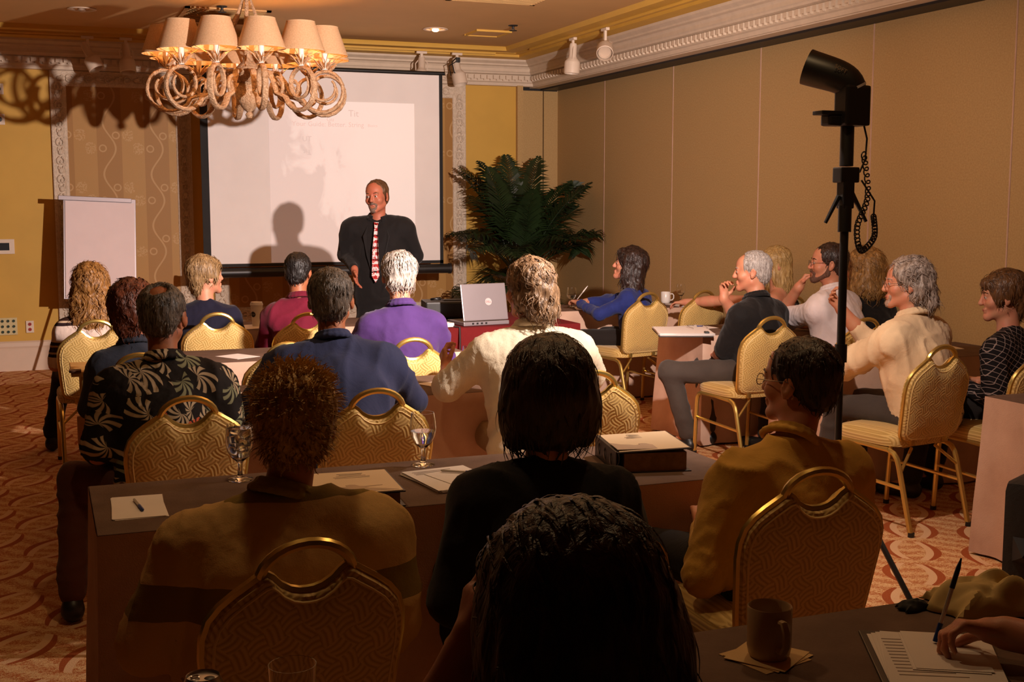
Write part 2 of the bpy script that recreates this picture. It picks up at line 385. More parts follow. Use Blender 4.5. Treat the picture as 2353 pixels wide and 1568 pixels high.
# wallpaper fields in carved frames
def scroll_mesh():
    mb = MB()
    for s in (1, -1):
        pts = []
        for i in range(15):
            t = i/14; a = t*1.75*math.pi; r = 0.040*(1-0.72*t)
            pts.append((s*(0.012+r*math.sin(a))*0.75, -0.012, 0.055-0.045+r*math.cos(a)*1.0+0.02))
        mb.tube(pts, [0.010*(1-0.5*i/14) for i in range(15)], 5)
    mb.sphere((0, -0.010, -0.055), (0.022, 0.016, 0.030), 8, 6)
    mb.sphere((0.02, -0.008, -0.03), (0.010, 0.012, 0.022), 6, 5); mb.sphere((-0.02, -0.008, -0.03), (0.010, 0.012, 0.022), 6, 5)
    return mb
def wall_frame(x0, x1, z0, z1, w, name):
    t = struct(MB().box2((x0+w*0.6, WY-0.012, z0+w*0.6), (x1-w*0.6, WY+0.001, z1-w*0.6)).build(name, WALLPAPER, smooth=False))
    prof = [(0, 0), (0.03, 0), (0.034, 0.008), (0.028, 0.022), (0.03, 0.03), (0.022, 0.05), (0.022, w-0.05), (0.032, w-0.03), (0.028, w-0.018), (0.022, w-0.006), (0.012, w)]
    mb = MB(); n = len(prof); vs = []
    for cx, cz, sx, sz in ((x0, z0, 1, 1), (x1, z0, -1, 1), (x1, z1, -1, -1), (x0, z1, 1, -1)):
        for d, u in prof: vs.append((cx+sx*u, WY-d, cz+sz*u))
    fs = []
    for k in range(4):
        for i in range(n-1): fs.append((k*n+i, k*n+i+1, ((k+1) % 4)*n+i+1, ((k+1) % 4)*n+i))
    fr = mb.add(vs, fs).build('moulding', CARVED, t, angle=30)
    sm = scroll_mesh(); o0 = None
    def put(x, z, ang):
        nonlocal o0
        if o0 is None: o = sm.build('carving', CARVED, t); o0 = o
        else: o = bpy.data.objects.new('carving', o0.data); link(o, t)
        o.location = (x, WY-0.022, z); o.rotation_euler = (0, ang, 0)
    z = z0+w+0.02
    while z < z1-w: put(x0+w/2, z, 0); put(x1-w/2, z, math.pi); z += 0.175
    x = x0+w
    while x < x1-w*0.6: put(x, z1-w/2, R(90)); put(x, z0+w*0.5, R(-90)); x += 0.175
    return t
wall_frame(0.14, 1.43, 0.40, 2.85, 0.145, 'trim_3')
wall_frame(1.62, 4.295, 0.40, 2.85, 0.145, 'trim_4')
wall_frame(-3.6, -0.95, 0.40, 2.85, 0.145, 'trim_5')

# small fittings on the front wall
def plate(name, label, cat, x, z, w, h, mat=CERAMIC):
    t = thing(name, label, cat, (x, WY, z)); MB().box((0, -0.008, 0), (w, 0.016, h)).build('plate', mat, t, smooth=False, bevel=0.003); return t
t = plate('control_panel', 'white wall control panel with a dark screen left of the flip chart', 'control panel', -0.33, 1.19, 0.195, 0.14, LAMPWHITE)
MB().box((-0.01, -0.018, 0.0), (0.125, 0.006, 0.07)).build('display', simple('dark_display', (0.02, 0.022, 0.028), 0.25), t, smooth=False)
t = plate('power_outlet', 'white power outlet with two red sockets above the baseboard', 'outlet', -0.128, 0.42, 0.07, 0.115, LAMPWHITE)
REDS = simple('red_socket', srgb(170, 40, 30), 0.4)
for dz in (0.025, -0.025):
    s = MB().lathe([(0.016, 0), (0.016, 0.008), (0.0, 0.008)], 12, (0, -0.014, dz), M=Matrix.Rotation(R(90), 3, 'X')).build('socket', REDS, t)
    MB().box((-0.005, -0.0235, dz), (0.003, 0.003, 0.010)).box((0.005, -0.0235, dz), (0.003, 0.003, 0.010)).build('slot', BLACK, s, smooth=False)
t = plate('connector_panel', 'cream wall plate with rows of green connectors near the baseboard', 'wall plate', -0.37, 0.43, 0.26, 0.165, simple('cream_plate', srgb(206, 190, 140), 0.5))
CONN = simple('green_connector', srgb(40, 62, 46), 0.4)
for r_ in range(3):
    for c_ in range(5):
        MB().lathe([(0.013, 0), (0.013, 0.012), (0.007, 0.012), (0.006, 0.004), (0, 0.004)], 10, (-0.10+0.05*c_, -0.014, 0.052-0.052*r_), M=Matrix.Rotation(R(90), 3, 'X')).build('connector', CONN, t)
for z_, lb in ((2.66, 'upper'), (2.38, 'lower')):
    t = plate('wall_sensor', '%s small white sensor box with a black face at the left picture edge' % lb, 'sensor', -0.31, z_, 0.09, 0.10, LAMPWHITE)
    MB().lathe([(0.024, 0), (0.022, 0.012), (0, 0.016)], 12, (0, -0.014, 0), M=Matrix.Rotation(R(90), 3, 'X')).build('lens', BLACK, t)

# ceiling fittings
def downlight(x, y, label, lit):
    t = thing('downlight', label, 'ceiling light', (x, y, CZ))
    MB().lathe([(0.070, 0.0), (0.115, -0.002), (0.118, -0.008), (0.105, -0.012), (0.085, -0.008), (0.078, 0.0)], 28).build('trim_ring', LAMPWHITE, t)
    MB().lathe([(0.088, -0.004), (0.080, 0.0), (0.0, 0.001)], 24).build('reflector', simple('warm_reflector', srgb(220, 150, 90), 0.25, 0.6), t)
    MB().sphere((0, 0, -0.012), (0.034, 0.034, 0.018), 12, 6).build('bulb', m_emit('lit_downlight_bulb', (1.0, 0.55, 0.22), 14) if lit else LAMPWHITE, t)
downlight(3.48, 10.98, 'lit recessed downlight with copper reflector in the ceiling near the screen', True)
downlight(0.398, 10.91, 'unlit white recessed downlight in the ceiling left of the chandelier', False)
def ceil_vent(x0, x1, y0, y1, label, slats=9):
    t = thing('ceiling_vent', label, 'vent', ((x0+x1)/2, (y0+y1)/2, CZ)); w, d = x1-x0, y1-y0
    m = MB()
    m.box((0, d/2-0.02, -0.006), (w, 0.04, 0.014)).box((0, -d/2+0.02, -0.006), (w, 0.04, 0.014)).box((w/2-0.02, 0, -0.006), (0.04, d, 0.014)).box((-w/2+0.02, 0, -0.006), (0.04, d, 0.014))
    m.build('frame', CEIL, t, smooth=False)
    MB().box((0, 0, -0.001), (w-0.06, d-0.06, 0.004)).build('backing', simple('dark_duct', srgb(96, 78, 58), 0.8), t, smooth=False)
    for k in range(slats):
        MB().box((0, 0, 0), (w-0.07, 0.028, 0.003), Matrix.Rotation(R(35), 3, 'X')).build('slat', CEIL, t, smooth=False, loc=(0, -d/2+0.05+(d-0.1)*k/(slats-1), -0.009))
ceil_vent(1.18, 1.88, 10.45, 11.30, 'large slatted ceiling vent behind the chandelier', 14)
ceil_vent(3.05, 3.80, 8.70, 9.36, 'slatted ceiling vent cut by the top picture edge', 12)
def access(x, y, w, d, label):
    t = thing('access_panel', label, 'panel', (x, y, CZ))
    MB().box((0, 0, -0.004), (w, d, 0.010)).build('cover', CEIL, t, smooth=False, bevel=0.002)
    m = MB(); m.box((0, d/2, -0.008), (w+0.03, 0.02, 0.02)).box((0, -d/2, -0.008), (w+0.03, 0.02, 0.02)).box((w/2, 0, -0.008), (0.02, d, 0.02)).box((-w/2, 0, -0.008), (0.02, d, 0.02))
    m.build('frame', YTRIM, t, smooth=False)
access(1.50, 11.62, 0.36, 0.30, 'small yellow framed ceiling access panel behind the chandelier')
access(4.02, 11.05, 0.32, 0.34, 'small ceiling access panel near the corner of the room')
def sprinkler(x, y, label):
    t = thing('sprinkler_head', label, 'sprinkler', (x, y, CZ))
    MB().lathe([(0.045, 0), (0.04, -0.008), (0.012, -0.012), (0.010, -0.035)], 14).build('escutcheon', DARKTRACK, t)
    MB().lathe([(0.0, -0.05), (0.035, -0.05), (0.037, -0.046), (0.0, -0.044)], 14).build('deflector', DARKTRACK, t)
    MB().tube([(0.012, 0, -0.03), (0.014, 0, -0.042), (0, 0, -0.05)], 0.004, 5).tube([(-0.012, 0, -0.03), (-0.014, 0, -0.042), (0, 0, -0.05)], 0.004, 5).build('yoke', DARKTRACK, t)
sprinkler(1.46, 10.36, 'dark sprinkler head on the ceiling behind the chandelier')
sprinkler(4.07, 10.52, 'dark sprinkler head on the ceiling right of the lit downlight')

# track lights
tr = thing('light_track', 'long cream light track under the front cornice', 'light track', (2.0, WY-0.38, 3.158))
MB().box((0, 0, -0.010), (5.0, 0.035, 0.022)).build('rail', YTRIM, tr, smooth=False)
tr2 = thing('light_track', 'long cream light track under the cornice along the partition wall', 'light track', (HX-0.38, 9.6, 3.158))
MB().box((0, 0, -0.010), (0.035, 4.2, 0.022)).build('rail', YTRIM, tr2, smooth=False)
def spot(x, y, aim, label, rz=0.0, big=1.0):
    t = thing('track_spotlight', label, 'spotlight', (x, y, 3.135), rz, 'track spotlights under the cornice')
    MB().box((0, 0, -0.012), (0.11, 0.034, 0.024)).build('adapter', LAMPWHITE, t, smooth=False, bevel=0.003)
    MB().box((0, 0, -0.075), (0.028, 0.022, 0.11)).build('stem', LAMPWHITE, t, smooth=False, bevel=0.004)
    a = Vector(aim).normalized(); q = a.to_track_quat('-Z', 'Y').to_matrix(); c = Vector((0, 0, -0.14))
    hd = MB().lathe([(0.0, 0.09), (0.030, 0.088), (0.036, 0.07), (0.036, -0.03), (0.046, -0.05), (0.070, -0.075), (0.074, -0.09), (0.074, -0.185), (0.068, -0.19), (0.066, -0.10), (0.0, -0.09)], 20, c, M=q).build('housing', LAMPWHITE, t)
    MB().lathe([(0.060, -0.165), (0.05, -0.150), (0.0, -0.145)], 16, c, M=q).build('lamp', simple('frosted_lamp', srgb(200, 180, 160), 0.3), hd)
    for s in (-1, 1): MB().tube([c+q @ Vector((s*0.030, 0, 0.06)), c+q @ Vector((s*0.062, 0, 0.02)), c+q @ Vector((s*0.058, 0, -0.06))], 0.006, 6).build('yoke', LAMPWHITE, t)
    return t
spot(3.70, WY-0.38, (-0.1, -0.25, -1), 'white track spotlight above the right end of the screen')
t = spot(4.08, WY-0.38, (0.15, -0.2, -1), 'track spotlight with loose black wires left of the corner')
MB().tube([(-0.01, -0.03, -0.05), (-0.07, -0.05, -0.10), (-0.05, -0.06, -0.20), (0.0, -0.05, -0.26), (0.03, -0.05, -0.20)], 0.006, 6).tube([(0, -0.03, -0.08), (-0.10, -0.04, -0.14), (-0.08, -0.05, -0.24)], 0.005, 6).build('wire', BLACK, t)
MB().box((0.0, -0.035, -0.075), (0.04, 0.03, 0.05)).build('connector', BLACK, t, smooth=False, bevel=0.004)
spot(0.48, WY-0.38, (0.35, -0.25, -0.8), 'white track spotlight shaded by the chandelier, leftmost on the front track')
spot(0.82, WY-0.38, (0.05, -0.25, -1), 'white track spotlight shaded by the chandelier, hanging straight down')
spot(HX-0.38, 10.65, (0.02, 0.05, -1), 'white track spotlight hanging straight down near the partition wall', R(90))
spot(HX-0.38, 9.95, (-0.72, 0.35, -0.5), 'white track spotlight swung out to the left near the partition wall', R(90))
# ------------------------------------------------------------------ chandelier
def chandelier(cx, cy):
    t = thing('chandelier', 'whitewashed scroll arm chandelier with twelve linen shades hanging from the ceiling', 'chandelier', (cx, cy, 0))
    MB().lathe([(0.0, 2.24), (0.02, 2.245), (0.03, 2.27), (0.018, 2.29), (0.05, 2.32), (0.095, 2.38), (0.10, 2.44), (0.07, 2.50), (0.05, 2.54), (0.085, 2.58), (0.09, 2.62), (0.05, 2.66), (0.03, 2.70), (0.028, 2.78), (0.0, 2.79)], 20).build('hub', PALEWOOD, t)
    MB().lathe([(0.0, 3.12), (0.05, 3.125), (0.075, 3.16), (0.08, 3.2), (0, 3.2)], 20).build('canopy', PALEWOOD, t)
    MB().cyl((0, 0, 2.75), (0, 0, 3.14), 0.014).build('stem', PALEWOOD, t)
    for k in range(6):
        a = k*math.pi/3+0.3
        pts = [(0.30, 2.60), (0.24, 2.74), (0.15, 2.88), (0.07, 3.02), (0.03, 3.13)]
        pts = [(r*math.cos(a), r*math.sin(a), z) for r, z in pts]
        rod = MB().tube(pts, [0.006, 0.012, 0.020, 0.012, 0.008], 6, sx=0.5).build('leaf_rod', PALEWOOD, t)
    arm0 = None
    for k in range(12):
        th = R(-21.1-90+21+30*k)           # spaced round, phase as seen
        if arm0 is None:
            # scroll in the x-z plane of the arm: out along the bottom, up round the outside, curling in
            pts = [(0.08, 2.52), (0.16, 2.585), (0.24, 2.57), (0.29, 2.50), (0.33, 2.41)]
            c = (0.585, 2.435); 
            for i in range(30):
                u = i/29; ang = R(200)+u*R(560); r = 0.172*(1-0.62*u**1.25)
                pts.append((c[0]+r*math.cos(ang)*1.0+0.02*u, c[1]+r*math.sin(ang)*0.98+0.035*u))
            P = [(x, 0, z) for x, z in pts]; n = len(P)
            arm = MB().tube(P, [0.0175*(1-0.45*max(0, (i-5)/(n-5))) for i in range(n)], 8, sx=1.5)
            cur = []
            for i in range(14):
                u = i/13; ang = R(90)-u*R(430); r = 0.075*(1-0.6*u)
                cur.append((0.33+r*math.cos(ang), 0, 2.455+r*math.sin(ang)))
            arm.tube(cur, [0.012*(1-0.5*i/13) for i in range(14)], 6, sx=1.4)
            arm0 = arm.build('arm', PALEWOOD, t)
            lf = MB()
            for j in range(10):
                b = j*math.pi/5
                lf.tube([(0.60+0.012*math.cos(b), 0.012*math.sin(b), 2.605), (0.60+0.045*math.cos(b), 0.045*math.sin(b), 2.635), (0.60+0.082*math.cos(b), 0.082*math.sin(b), 2.668)], [0.012, 0.011, 0.002], 5, sx=0.5)
            leaves0 = lf.build('leaf_cup', PALEWOOD, arm0)
            can0 = MB().lathe([(0.02, 2.595), (0.021, 2.73), (0.016, 2.735), (0, 2.735)], 12, (0.60, 0, 0)).build('candle', CERAMIC, arm0)
            bulb0 = MB().sphere((0.60, 0, 2.775), (0.021, 0.021, 0.040), 10, 8).build('bulb', m_emit('warm_bulb', (1.0, 0.50, 0.16), 30), arm0)
            sh = MB().lathe([(0.172, 2.700), (0.102, 2.905)], 32, (0.60, 0, 0)); 
            sh.lathe([(0.170, 2.700), (0.100, 2.905)], 32, (0.60, 0, 0))
            sh.lathe([(0.174, 2.696), (0.174, 2.706), (0.170, 2.706), (0.170, 2.696), (0.174, 2.696)], 32, (0.60, 0, 0)).lathe([(0.104, 2.900), (0.104, 2.908), (0.100, 2.908), (0.100, 2.900), (0.104, 2.900)], 32, (0.60, 0, 0))
            shade0 = sh.build('lamp_shade', SHADE, arm0)
            wire = MB()
            for j in range(4):
                b = j*math.pi/2+0.5
                wire.tube([(0.60+0.02*math.cos(b), 0.02*math.sin(b), 2.64), (0.60+0.165*math.cos(b), 0.165*math.sin(b), 2.712)], 0.0022, 4)
            wire0 = wire.build('shade_wire', GOLD, arm0)
            o = arm0
        else:
            o = copy_tree(arm0, t)
        o.rotation_euler = (0, 0, th)
        add_light('candle_lamp', 'POINT', (cx+0.60*math.cos(th), cy+0.60*math.sin(th), 2.80), 5.2, (1.0, 0.52, 0.20), 0.02)
    return t
chandelier(1.517, 9.466)

# ------------------------------------------------------------------ projection screen on its tripod
SY = 11.78
t = thing('projection_screen', 'large white tripod projection screen with black borders behind the standing presenter', 'projection screen', (2.62, SY, 0))
SX0, SX1, SZ0, SZ1 = -1.12, 1.145, 1.025, 2.86
def m_screen():
    t_ = NT('matte_white_screen', 0.9, 0, 0.1); c = t_.co(); t_.col(t_.ramp(t_.noise(c, 3, 2), [(0.3, srgb(232, 226, 224)), (0.7, srgb(238, 232, 230))])); return t_.m
def m_slide():
    """the projected slide: a pale field with an irregular pale grey mass, as the projector throws it"""
    t_ = NT('projected_slide', 0.9, 0, 0.1); c = t_.co(); x, y, z = t_.sep(c)
    n = t_.noise(t_.co('Object', (2.6, 1, 1.6)), 1.4, 4, 0.55, 0.6)
    d = t_.M('ADD', t_.M('MULTIPLY', t_.M('SUBTRACT', x, -0.2), 1.0), t_.M('MULTIPLY', t_.M('SUBTRACT', z, 1.9), 0.55))
    f = t_.M('ADD', t_.M('MULTIPLY', d, 0.9), t_.M('MULTIPLY', t_.M('SUBTRACT', n, 0.5), 1.6))
    colr = t_.ramp(f, [(0.02, srgb(236, 226, 224)), (0.16, srgb(250, 242, 240)), (0.5, srgb(252, 246, 244))])
    t_.col(colr); t_.put(t_.b.inputs['Emission Color'], colr); t_.b.inputs['Emission Strength'].default_value = 0.10
    return t_.m
MB().box2((SX0, -0.004, SZ0), (SX1, 0.0, SZ1)).build('screen_fabric', m_screen(), t, smooth=False)
m = MB(); m.box2((SX0-0.07, -0.005, SZ0-0.04), (SX0, 0.001, SZ1+0.02)).box2((SX1, -0.005, SZ0-0.04), (SX1+0.035, 0.001, SZ1+0.02)).box2((SX0-0.07, -0.005, SZ0-0.03), (SX1+0.035, 0.001, SZ0))
m.build('black_border', BLACKM, t, smooth=False)
MB().tube([(SX0-0.10, 0, SZ1+0.02), (SX1+0.06, 0, SZ1+0.02)], 0.018, 10).build('top_bar', BLACK, t)
cs = MB().tube([(SX0-0.12, 0, SZ0-0.085), (SX1+0.10, 0, SZ0-0.085)], 0.048, 16).build('roller_case', BLACK, t)
for s in (SX0-0.12, SX1+0.10): MB().tube([(s-0.012, 0, SZ0-0.085), (s+0.012, 0, SZ0-0.085)], 0.053, 16).build('end_cap', DARKTRACK, cs)
MB().cyl((0, 0.05, 0.35), (0, 0.05, SZ1+0.05), 0.014).build('pole', STEEL, t)
for a in (90, 210, 330): MB().tube([(0, 0.05, 0.52), (0.42*math.cos(R(a)), 0.05+0.42*math.sin(R(a)), 0.012)], 0.011, 8).build('leg', STEEL, t)
sl = MB().box2((-0.555, -0.0075, 1.03), (0.885, -0.0045, 2.575)).build('projected_slide', m_slide(), t, smooth=False)
PINK = simple('faint_pink_text', srgb(247, 232, 230), 0.9, vary=0.005); GREYT = simple('faint_grey_text', srgb(240, 231, 230), 0.9, vary=0.005)
def scr_text(s, x, z, size, mat, flip=False):
    M_ = Matrix.Translation((x, -0.0085, z)) @ Matrix.Rotation(R(90), 4, 'X')
    if flip: M_ = M_ @ Matrix.Rotation(R(180), 4, 'Z')
    text_mesh('slide_text', s, size, mat, sl, M_)
scr_text('Your Guide: Better. String', 0.02, 2.335, 0.066, PINK); scr_text('Basics', 0.46, 2.34, 0.04, PINK); scr_text('Gu', 0.04, 2.385, 0.06, PINK)
scr_text('Tit', 0.27, 2.435, 0.09, GREYT); scr_text('UT', -0.19, 2.19, 0.07, GREYT); scr_text('Tit', -0.19, 2.11, 0.07, GREYT, True)

# ------------------------------------------------------------------ flip chart easel
t = thing('flip_chart', 'white paper flip chart on an easel left of the screen', 'flip chart', (0.55, 11.50, 0), R(4))
B = Matrix.Translation((0, 0, 0)) @ Matrix.Rotation(R(-9), 4, 'X') 
def fb(p): return B @ Vector(p)
TI = Matrix.Rotation(R(2.6), 4, 'Y')
def fbox(c, d): 
    mb = MB(); mb.box((0, 0, 0), d); mb.v = [tuple(B @ (Vector(c)+TI @ Vector(v))) for v in mb.v]; return mb
fbox((0, 0.30, 1.24), (0.645, 0.016, 0.95)).build('board', SILVER, t, smooth=False, bevel=0.003)
fbox((0, 0.285, 1.225), (0.615, 0.014, 0.90)).build('paper_pad', simple('flip_chart_paper', srgb(232, 214, 214), 0.75, vary=0.02), t, smooth=False)
fbox((-0.022, 0.282, 1.70), (0.65, 0.035, 0.04)).build('clamp_bar', SILVER, t, smooth=False, bevel=0.004)
for s in (-1, 1): MB().cyl(fb((s*0.24, 0.31, 0.78)), (s*0.36, -0.14, 0.012), 0.012).build('leg', SILVER, t)
MB().cyl(fb((0, 0.32, 1.5)), (0, 0.95, 0.012), 0.012).build('rear_leg', SILVER, t)
fbox((0, 0.26, 0.76), (0.5, 0.07, 0.02)).build('pen_tray', SILVER, t, smooth=False)

# ------------------------------------------------------------------ potted palm in the corner
def palm(x, y):
    t = thing('potted_palm', 'tall dark green potted palm in the corner beside the screen', 'plant', (x, y, 0))
    MB().lathe([(0.0, 0.0), (0.15, 0.0), (0.20, 0.34), (0.215, 0.36), (0.20, 0.37), (0.185, 0.35), (0.0, 0.34)], 22).build('pot', simple('brown_planter', srgb(70, 46, 30), 0.5), t)
    MB().lathe([(0.185, 0.335), (0.12, 0.35), (0.0, 0.36)], 20).build('soil', simple('potting_soil', srgb(36, 26, 18), 0.95, bump=0.5, bscale=60), t)
    rr = random.Random(5)
    for k in range(6):
        a = rr.uniform(0, 6.28); MB().tube([(0.05*math.cos(a), 0.05*math.sin(a), 0.34), (0.06*math.cos(a+0.4), 0.06*math.sin(a+0.4), 0.7), (0.09*math.cos(a), 0.09*math.sin(a), 1.05)], [0.020, 0.016, 0.010], 7).build('stalk', GREEN2, t)
    fr = []
    for k in range(34):
        a = k*2.39996+0.3; u = k/33
        if u < 0.45: lift = R(rr.uniform(58, 86)); L = rr.uniform(1.0, 1.35); droop = rr.uniform(0.35, 0.9)
        elif u < 0.8: lift = R(rr.uniform(38, 62)); L = rr.uniform(0.85, 1.1); droop = rr.uniform(0.9, 1.6)
        else: lift = R(rr.uniform(10, 35)); L = rr.uniform(0.7, 0.95); droop = rr.uniform(1.0, 1.6)
        z0 = 0.85 if u < 0.8 else rr.uniform(0.42, 0.7)
        m = MB(); pts = []; p = Vector((0.05*math.cos(a), 0.05*math.sin(a), z0)); el = lift; n = 12
        for i in range(n+1):
            pts.append(p.copy()); el -= droop/n*(0.3+1.4*i/n); p = p+Vector((math.cos(el)*math.cos(a), math.cos(el)*math.sin(a), math.sin(el)))*(L/n)
        # keep the corner plant clear of the walls
        lim = []
        for q in pts:
            q.x = min(q.x, WX-0.15-x); q.y = min(q.y, WY-0.12-y); lim.append(q)
        pts = lim
        m.tube(pts, [0.008*(1-0.8*i/n)+0.001 for i in range(n+1)], 5)
        for i in range(36):
            s = 0.30+0.70*i/35; f = s*n; j = min(int(f), n-1); fr_ = f-j
            c = pts[j].lerp(pts[j+1], fr_); tv = (pts[j+1]-pts[j]); tv = tv.normalized() if tv.length > 1e-5 else Vector((0, 0, -1))
            side = tv.cross(Vector((0, 0, 1))); side = side.normalized() if side.length > 1e-4 else Vector((1, 0, 0)); upv = side.cross(tv)
            ll = 0.36*math.sin(math.pi*min(1, 0.12+0.86*s))**0.7*rr.uniform(0.85, 1.1)
            for sg in (-1, 1):
                d = (side*sg*0.80+tv*0.62+upv*rr.uniform(0.05, 0.30)).normalized()
                mid = c+d*ll*0.5; tip = c+d*ll+Vector((0, 0, -ll*rr.uniform(0.18, 0.42)))
                wv = d.cross(upv).normalized()*0.013
                m.add([c-wv*0.4, c+wv*0.4, mid+wv, tip, mid-wv], [(0, 1, 2, 4), (4, 2, 3)])
        m.v = [(max(-0.70, min(v[0], WX-0.03-x)), min(v[1], WY-0.06-y), v[2]) for v in m.v]
        m.build('frond', GREEN1, t, smooth=False)
palm(4.62, 11.75)
# ------------------------------------------------------------------ banquet chairs
def back_pt(u, v, w):     # u across, v up the back, w behind the mid plane
    s, c = math.sin(R(11)), math.cos(R(11))
    return Vector((u, -0.205-v*s-w*c, 0.452+v*c-w*s))
HALF = [(0.0, 0.0), (0.10, 0.0), (0.150, 0.002), (0.176, 0.012), (0.190, 0.035), (0.196, 0.08), (0.204, 0.16), (0.212, 0.24), (0.211, 0.285), (0.200, 0.322), (0.178, 0.350),
        (0.148, 0.374), (0.118, 0.394), (0.098, 0.408), (0.086, 0.411), (0.074, 0.402), (0.058, 0.384), (0.036, 0.370), (0.016, 0.364), (0.0, 0.363)]
OUT = HALF[:-1]+[(-u, v) for u, v in HALF[::-1]][:-1]
def make_chair():
    t = thing('banquet_chair', 'x', 'chair')
    n = len(OUT); c0 = (0.0, 0.19); mb = MB()
    for sg in (1, -1):
        rings = [(1.0, 0.010), (0.985, 0.022), (0.93, 0.025), (0.90, 0.030), (0.6, 0.034), (0.3, 0.036)]
        vs = []; fs = []
        for s, w in rings:
            for u, v in OUT: vs.append(back_pt(c0[0]+(u-c0[0])*s, c0[1]+(v-c0[1])*s, sg*w))
        vs.append(back_pt(c0[0], c0[1], sg*0.037))
        for i in range(len(rings)-1):
            for k in range(n): fs.append((i*n+k, i*n+(k+1) % n, (i+1)*n+(k+1) % n, (i+1)*n+k))
        L = (len(rings)-1)*n
        for k in range(n): fs.append((L+k, L+(k+1) % n, len(vs)-1))
        mb.add(vs, fs)
    vs = [back_pt(u, v, 0.010) for u, v in OUT]+[back_pt(u, v, -0.010) for u, v in OUT]
    mb.add(vs, [(k, (k+1) % n, n+(k+1) % n, n+k) for k in range(n)])
    bk = mb.build('backrest', WEAVE, t, angle=60)
    for sg in (1, -1):
        MB().tube([back_pt(u*0.925, c0[1]+(v-c0[1])*0.925, sg*0.0265) for u, v in OUT], 0.0035, 5, closed=True).build('piping', PIPE, bk)
    MB().tube([back_pt(u*1.012, c0[1]+(v-c0[1])*1.012, 0.0) for u, v in OUT], 0.0105, 6, closed=True).build('back_frame', GOLD, t)
    arch = [back_pt(0.100*math.cos(a), 0.398+0.075*math.sin(a), 0) for a in [math.pi*i/14 for i in range(15)]]
    MB().tube(arch, [0.010]+[0.0125]*13+[0.010], 8).build('handle', GOLD, t)
    # seat cushion
    vs = []; fs = []; N = 36; prof = [(0.90, 0.415), (0.985, 0.42), (1.0, 0.44), (0.99, 0.462), (0.95, 0.476), (0.80, 0.486), (0.4, 0.492)]
    for s, z in prof:
        for k in range(N):
            a = 2*math.pi*k/N; ca, sa = math.cos(a), math.sin(a); e = 0.42
            vs.append((0.218*s*math.copysign(abs(ca)**e, ca), 0.005+0.222*s*math.copysign(abs(sa)**e, sa), z))
    for i in range(len(prof)-1):
        for k in range(N): fs.append((i*N+k, i*N+(k+1) % N, (i+1)*N+(k+1) % N, (i+1)*N+k))
    fs.append(tuple((len(prof)-1)*N+k for k in range(N))); fs.append(tuple(range(N))[::-1])
    MB().add(vs, fs).build('seat', WEAVE, t, angle=60)
    for sx in (-1, 1):
        X = sx*0.205
        fl = [(X, 0.225, 0.0), (X, 0.205, 0.33), (X, 0.198, 0.372), (X, 0.18, 0.398), (X, 0.15, 0.408)]
        rl = [(X, -0.315, 0.0), (X, -0.225, 0.33), (X, -0.212, 0.365), (X, -0.19, 0.390), (X, -0.155, 0.402)]
        for P in (fl, rl):
            lg = MB().tube(P, 0.0135, 8).build('leg', GOLD, t)
            MB().cyl((P[0][0], P[0][1], 0.0), (P[0][0], P[0][1]-0.002, 0.022), 0.016).build('foot_cap', BLACK, lg)
        MB().tube([fl[-1], (X, 0.0, 0.409), rl[-1]], 0.0135, 8).build('side_rail', GOLD, t)
        MB().tube([(X, 0.211, 0.245), (X, -0.252, 0.225)], 0.0095, 6).build('stretcher', GOLD, t)
        MB().tube([(X*0.55, -0.17, 0.415), (X*0.55, -0.215, 0.43), (X*0.55, -0.225, 0.50)], 0.012, 6, sx=1.6).build('back_bracket', GOLD, t)
        MB().tube([(X, -0.235, 0.30), (X*0.4, -0.19, 0.405)], 0.008, 6).build('brace', GOLD, t)
    return t
PIPE = simple('cream_piping', srgb(226, 196, 130), 0.6)
chair0 = make_chair(); chair_used = False
def chair(x, y, rot, label):
    global chair_used
    o = chair0 if not chair_used else copy_tree(chair0); chair_used = True
    o.location = (x, y, 0); o.rotation_euler = (0, 0, R(rot)); o['label'] = label; o['group'] = 'gold banquet chairs of the meeting room'
    return o

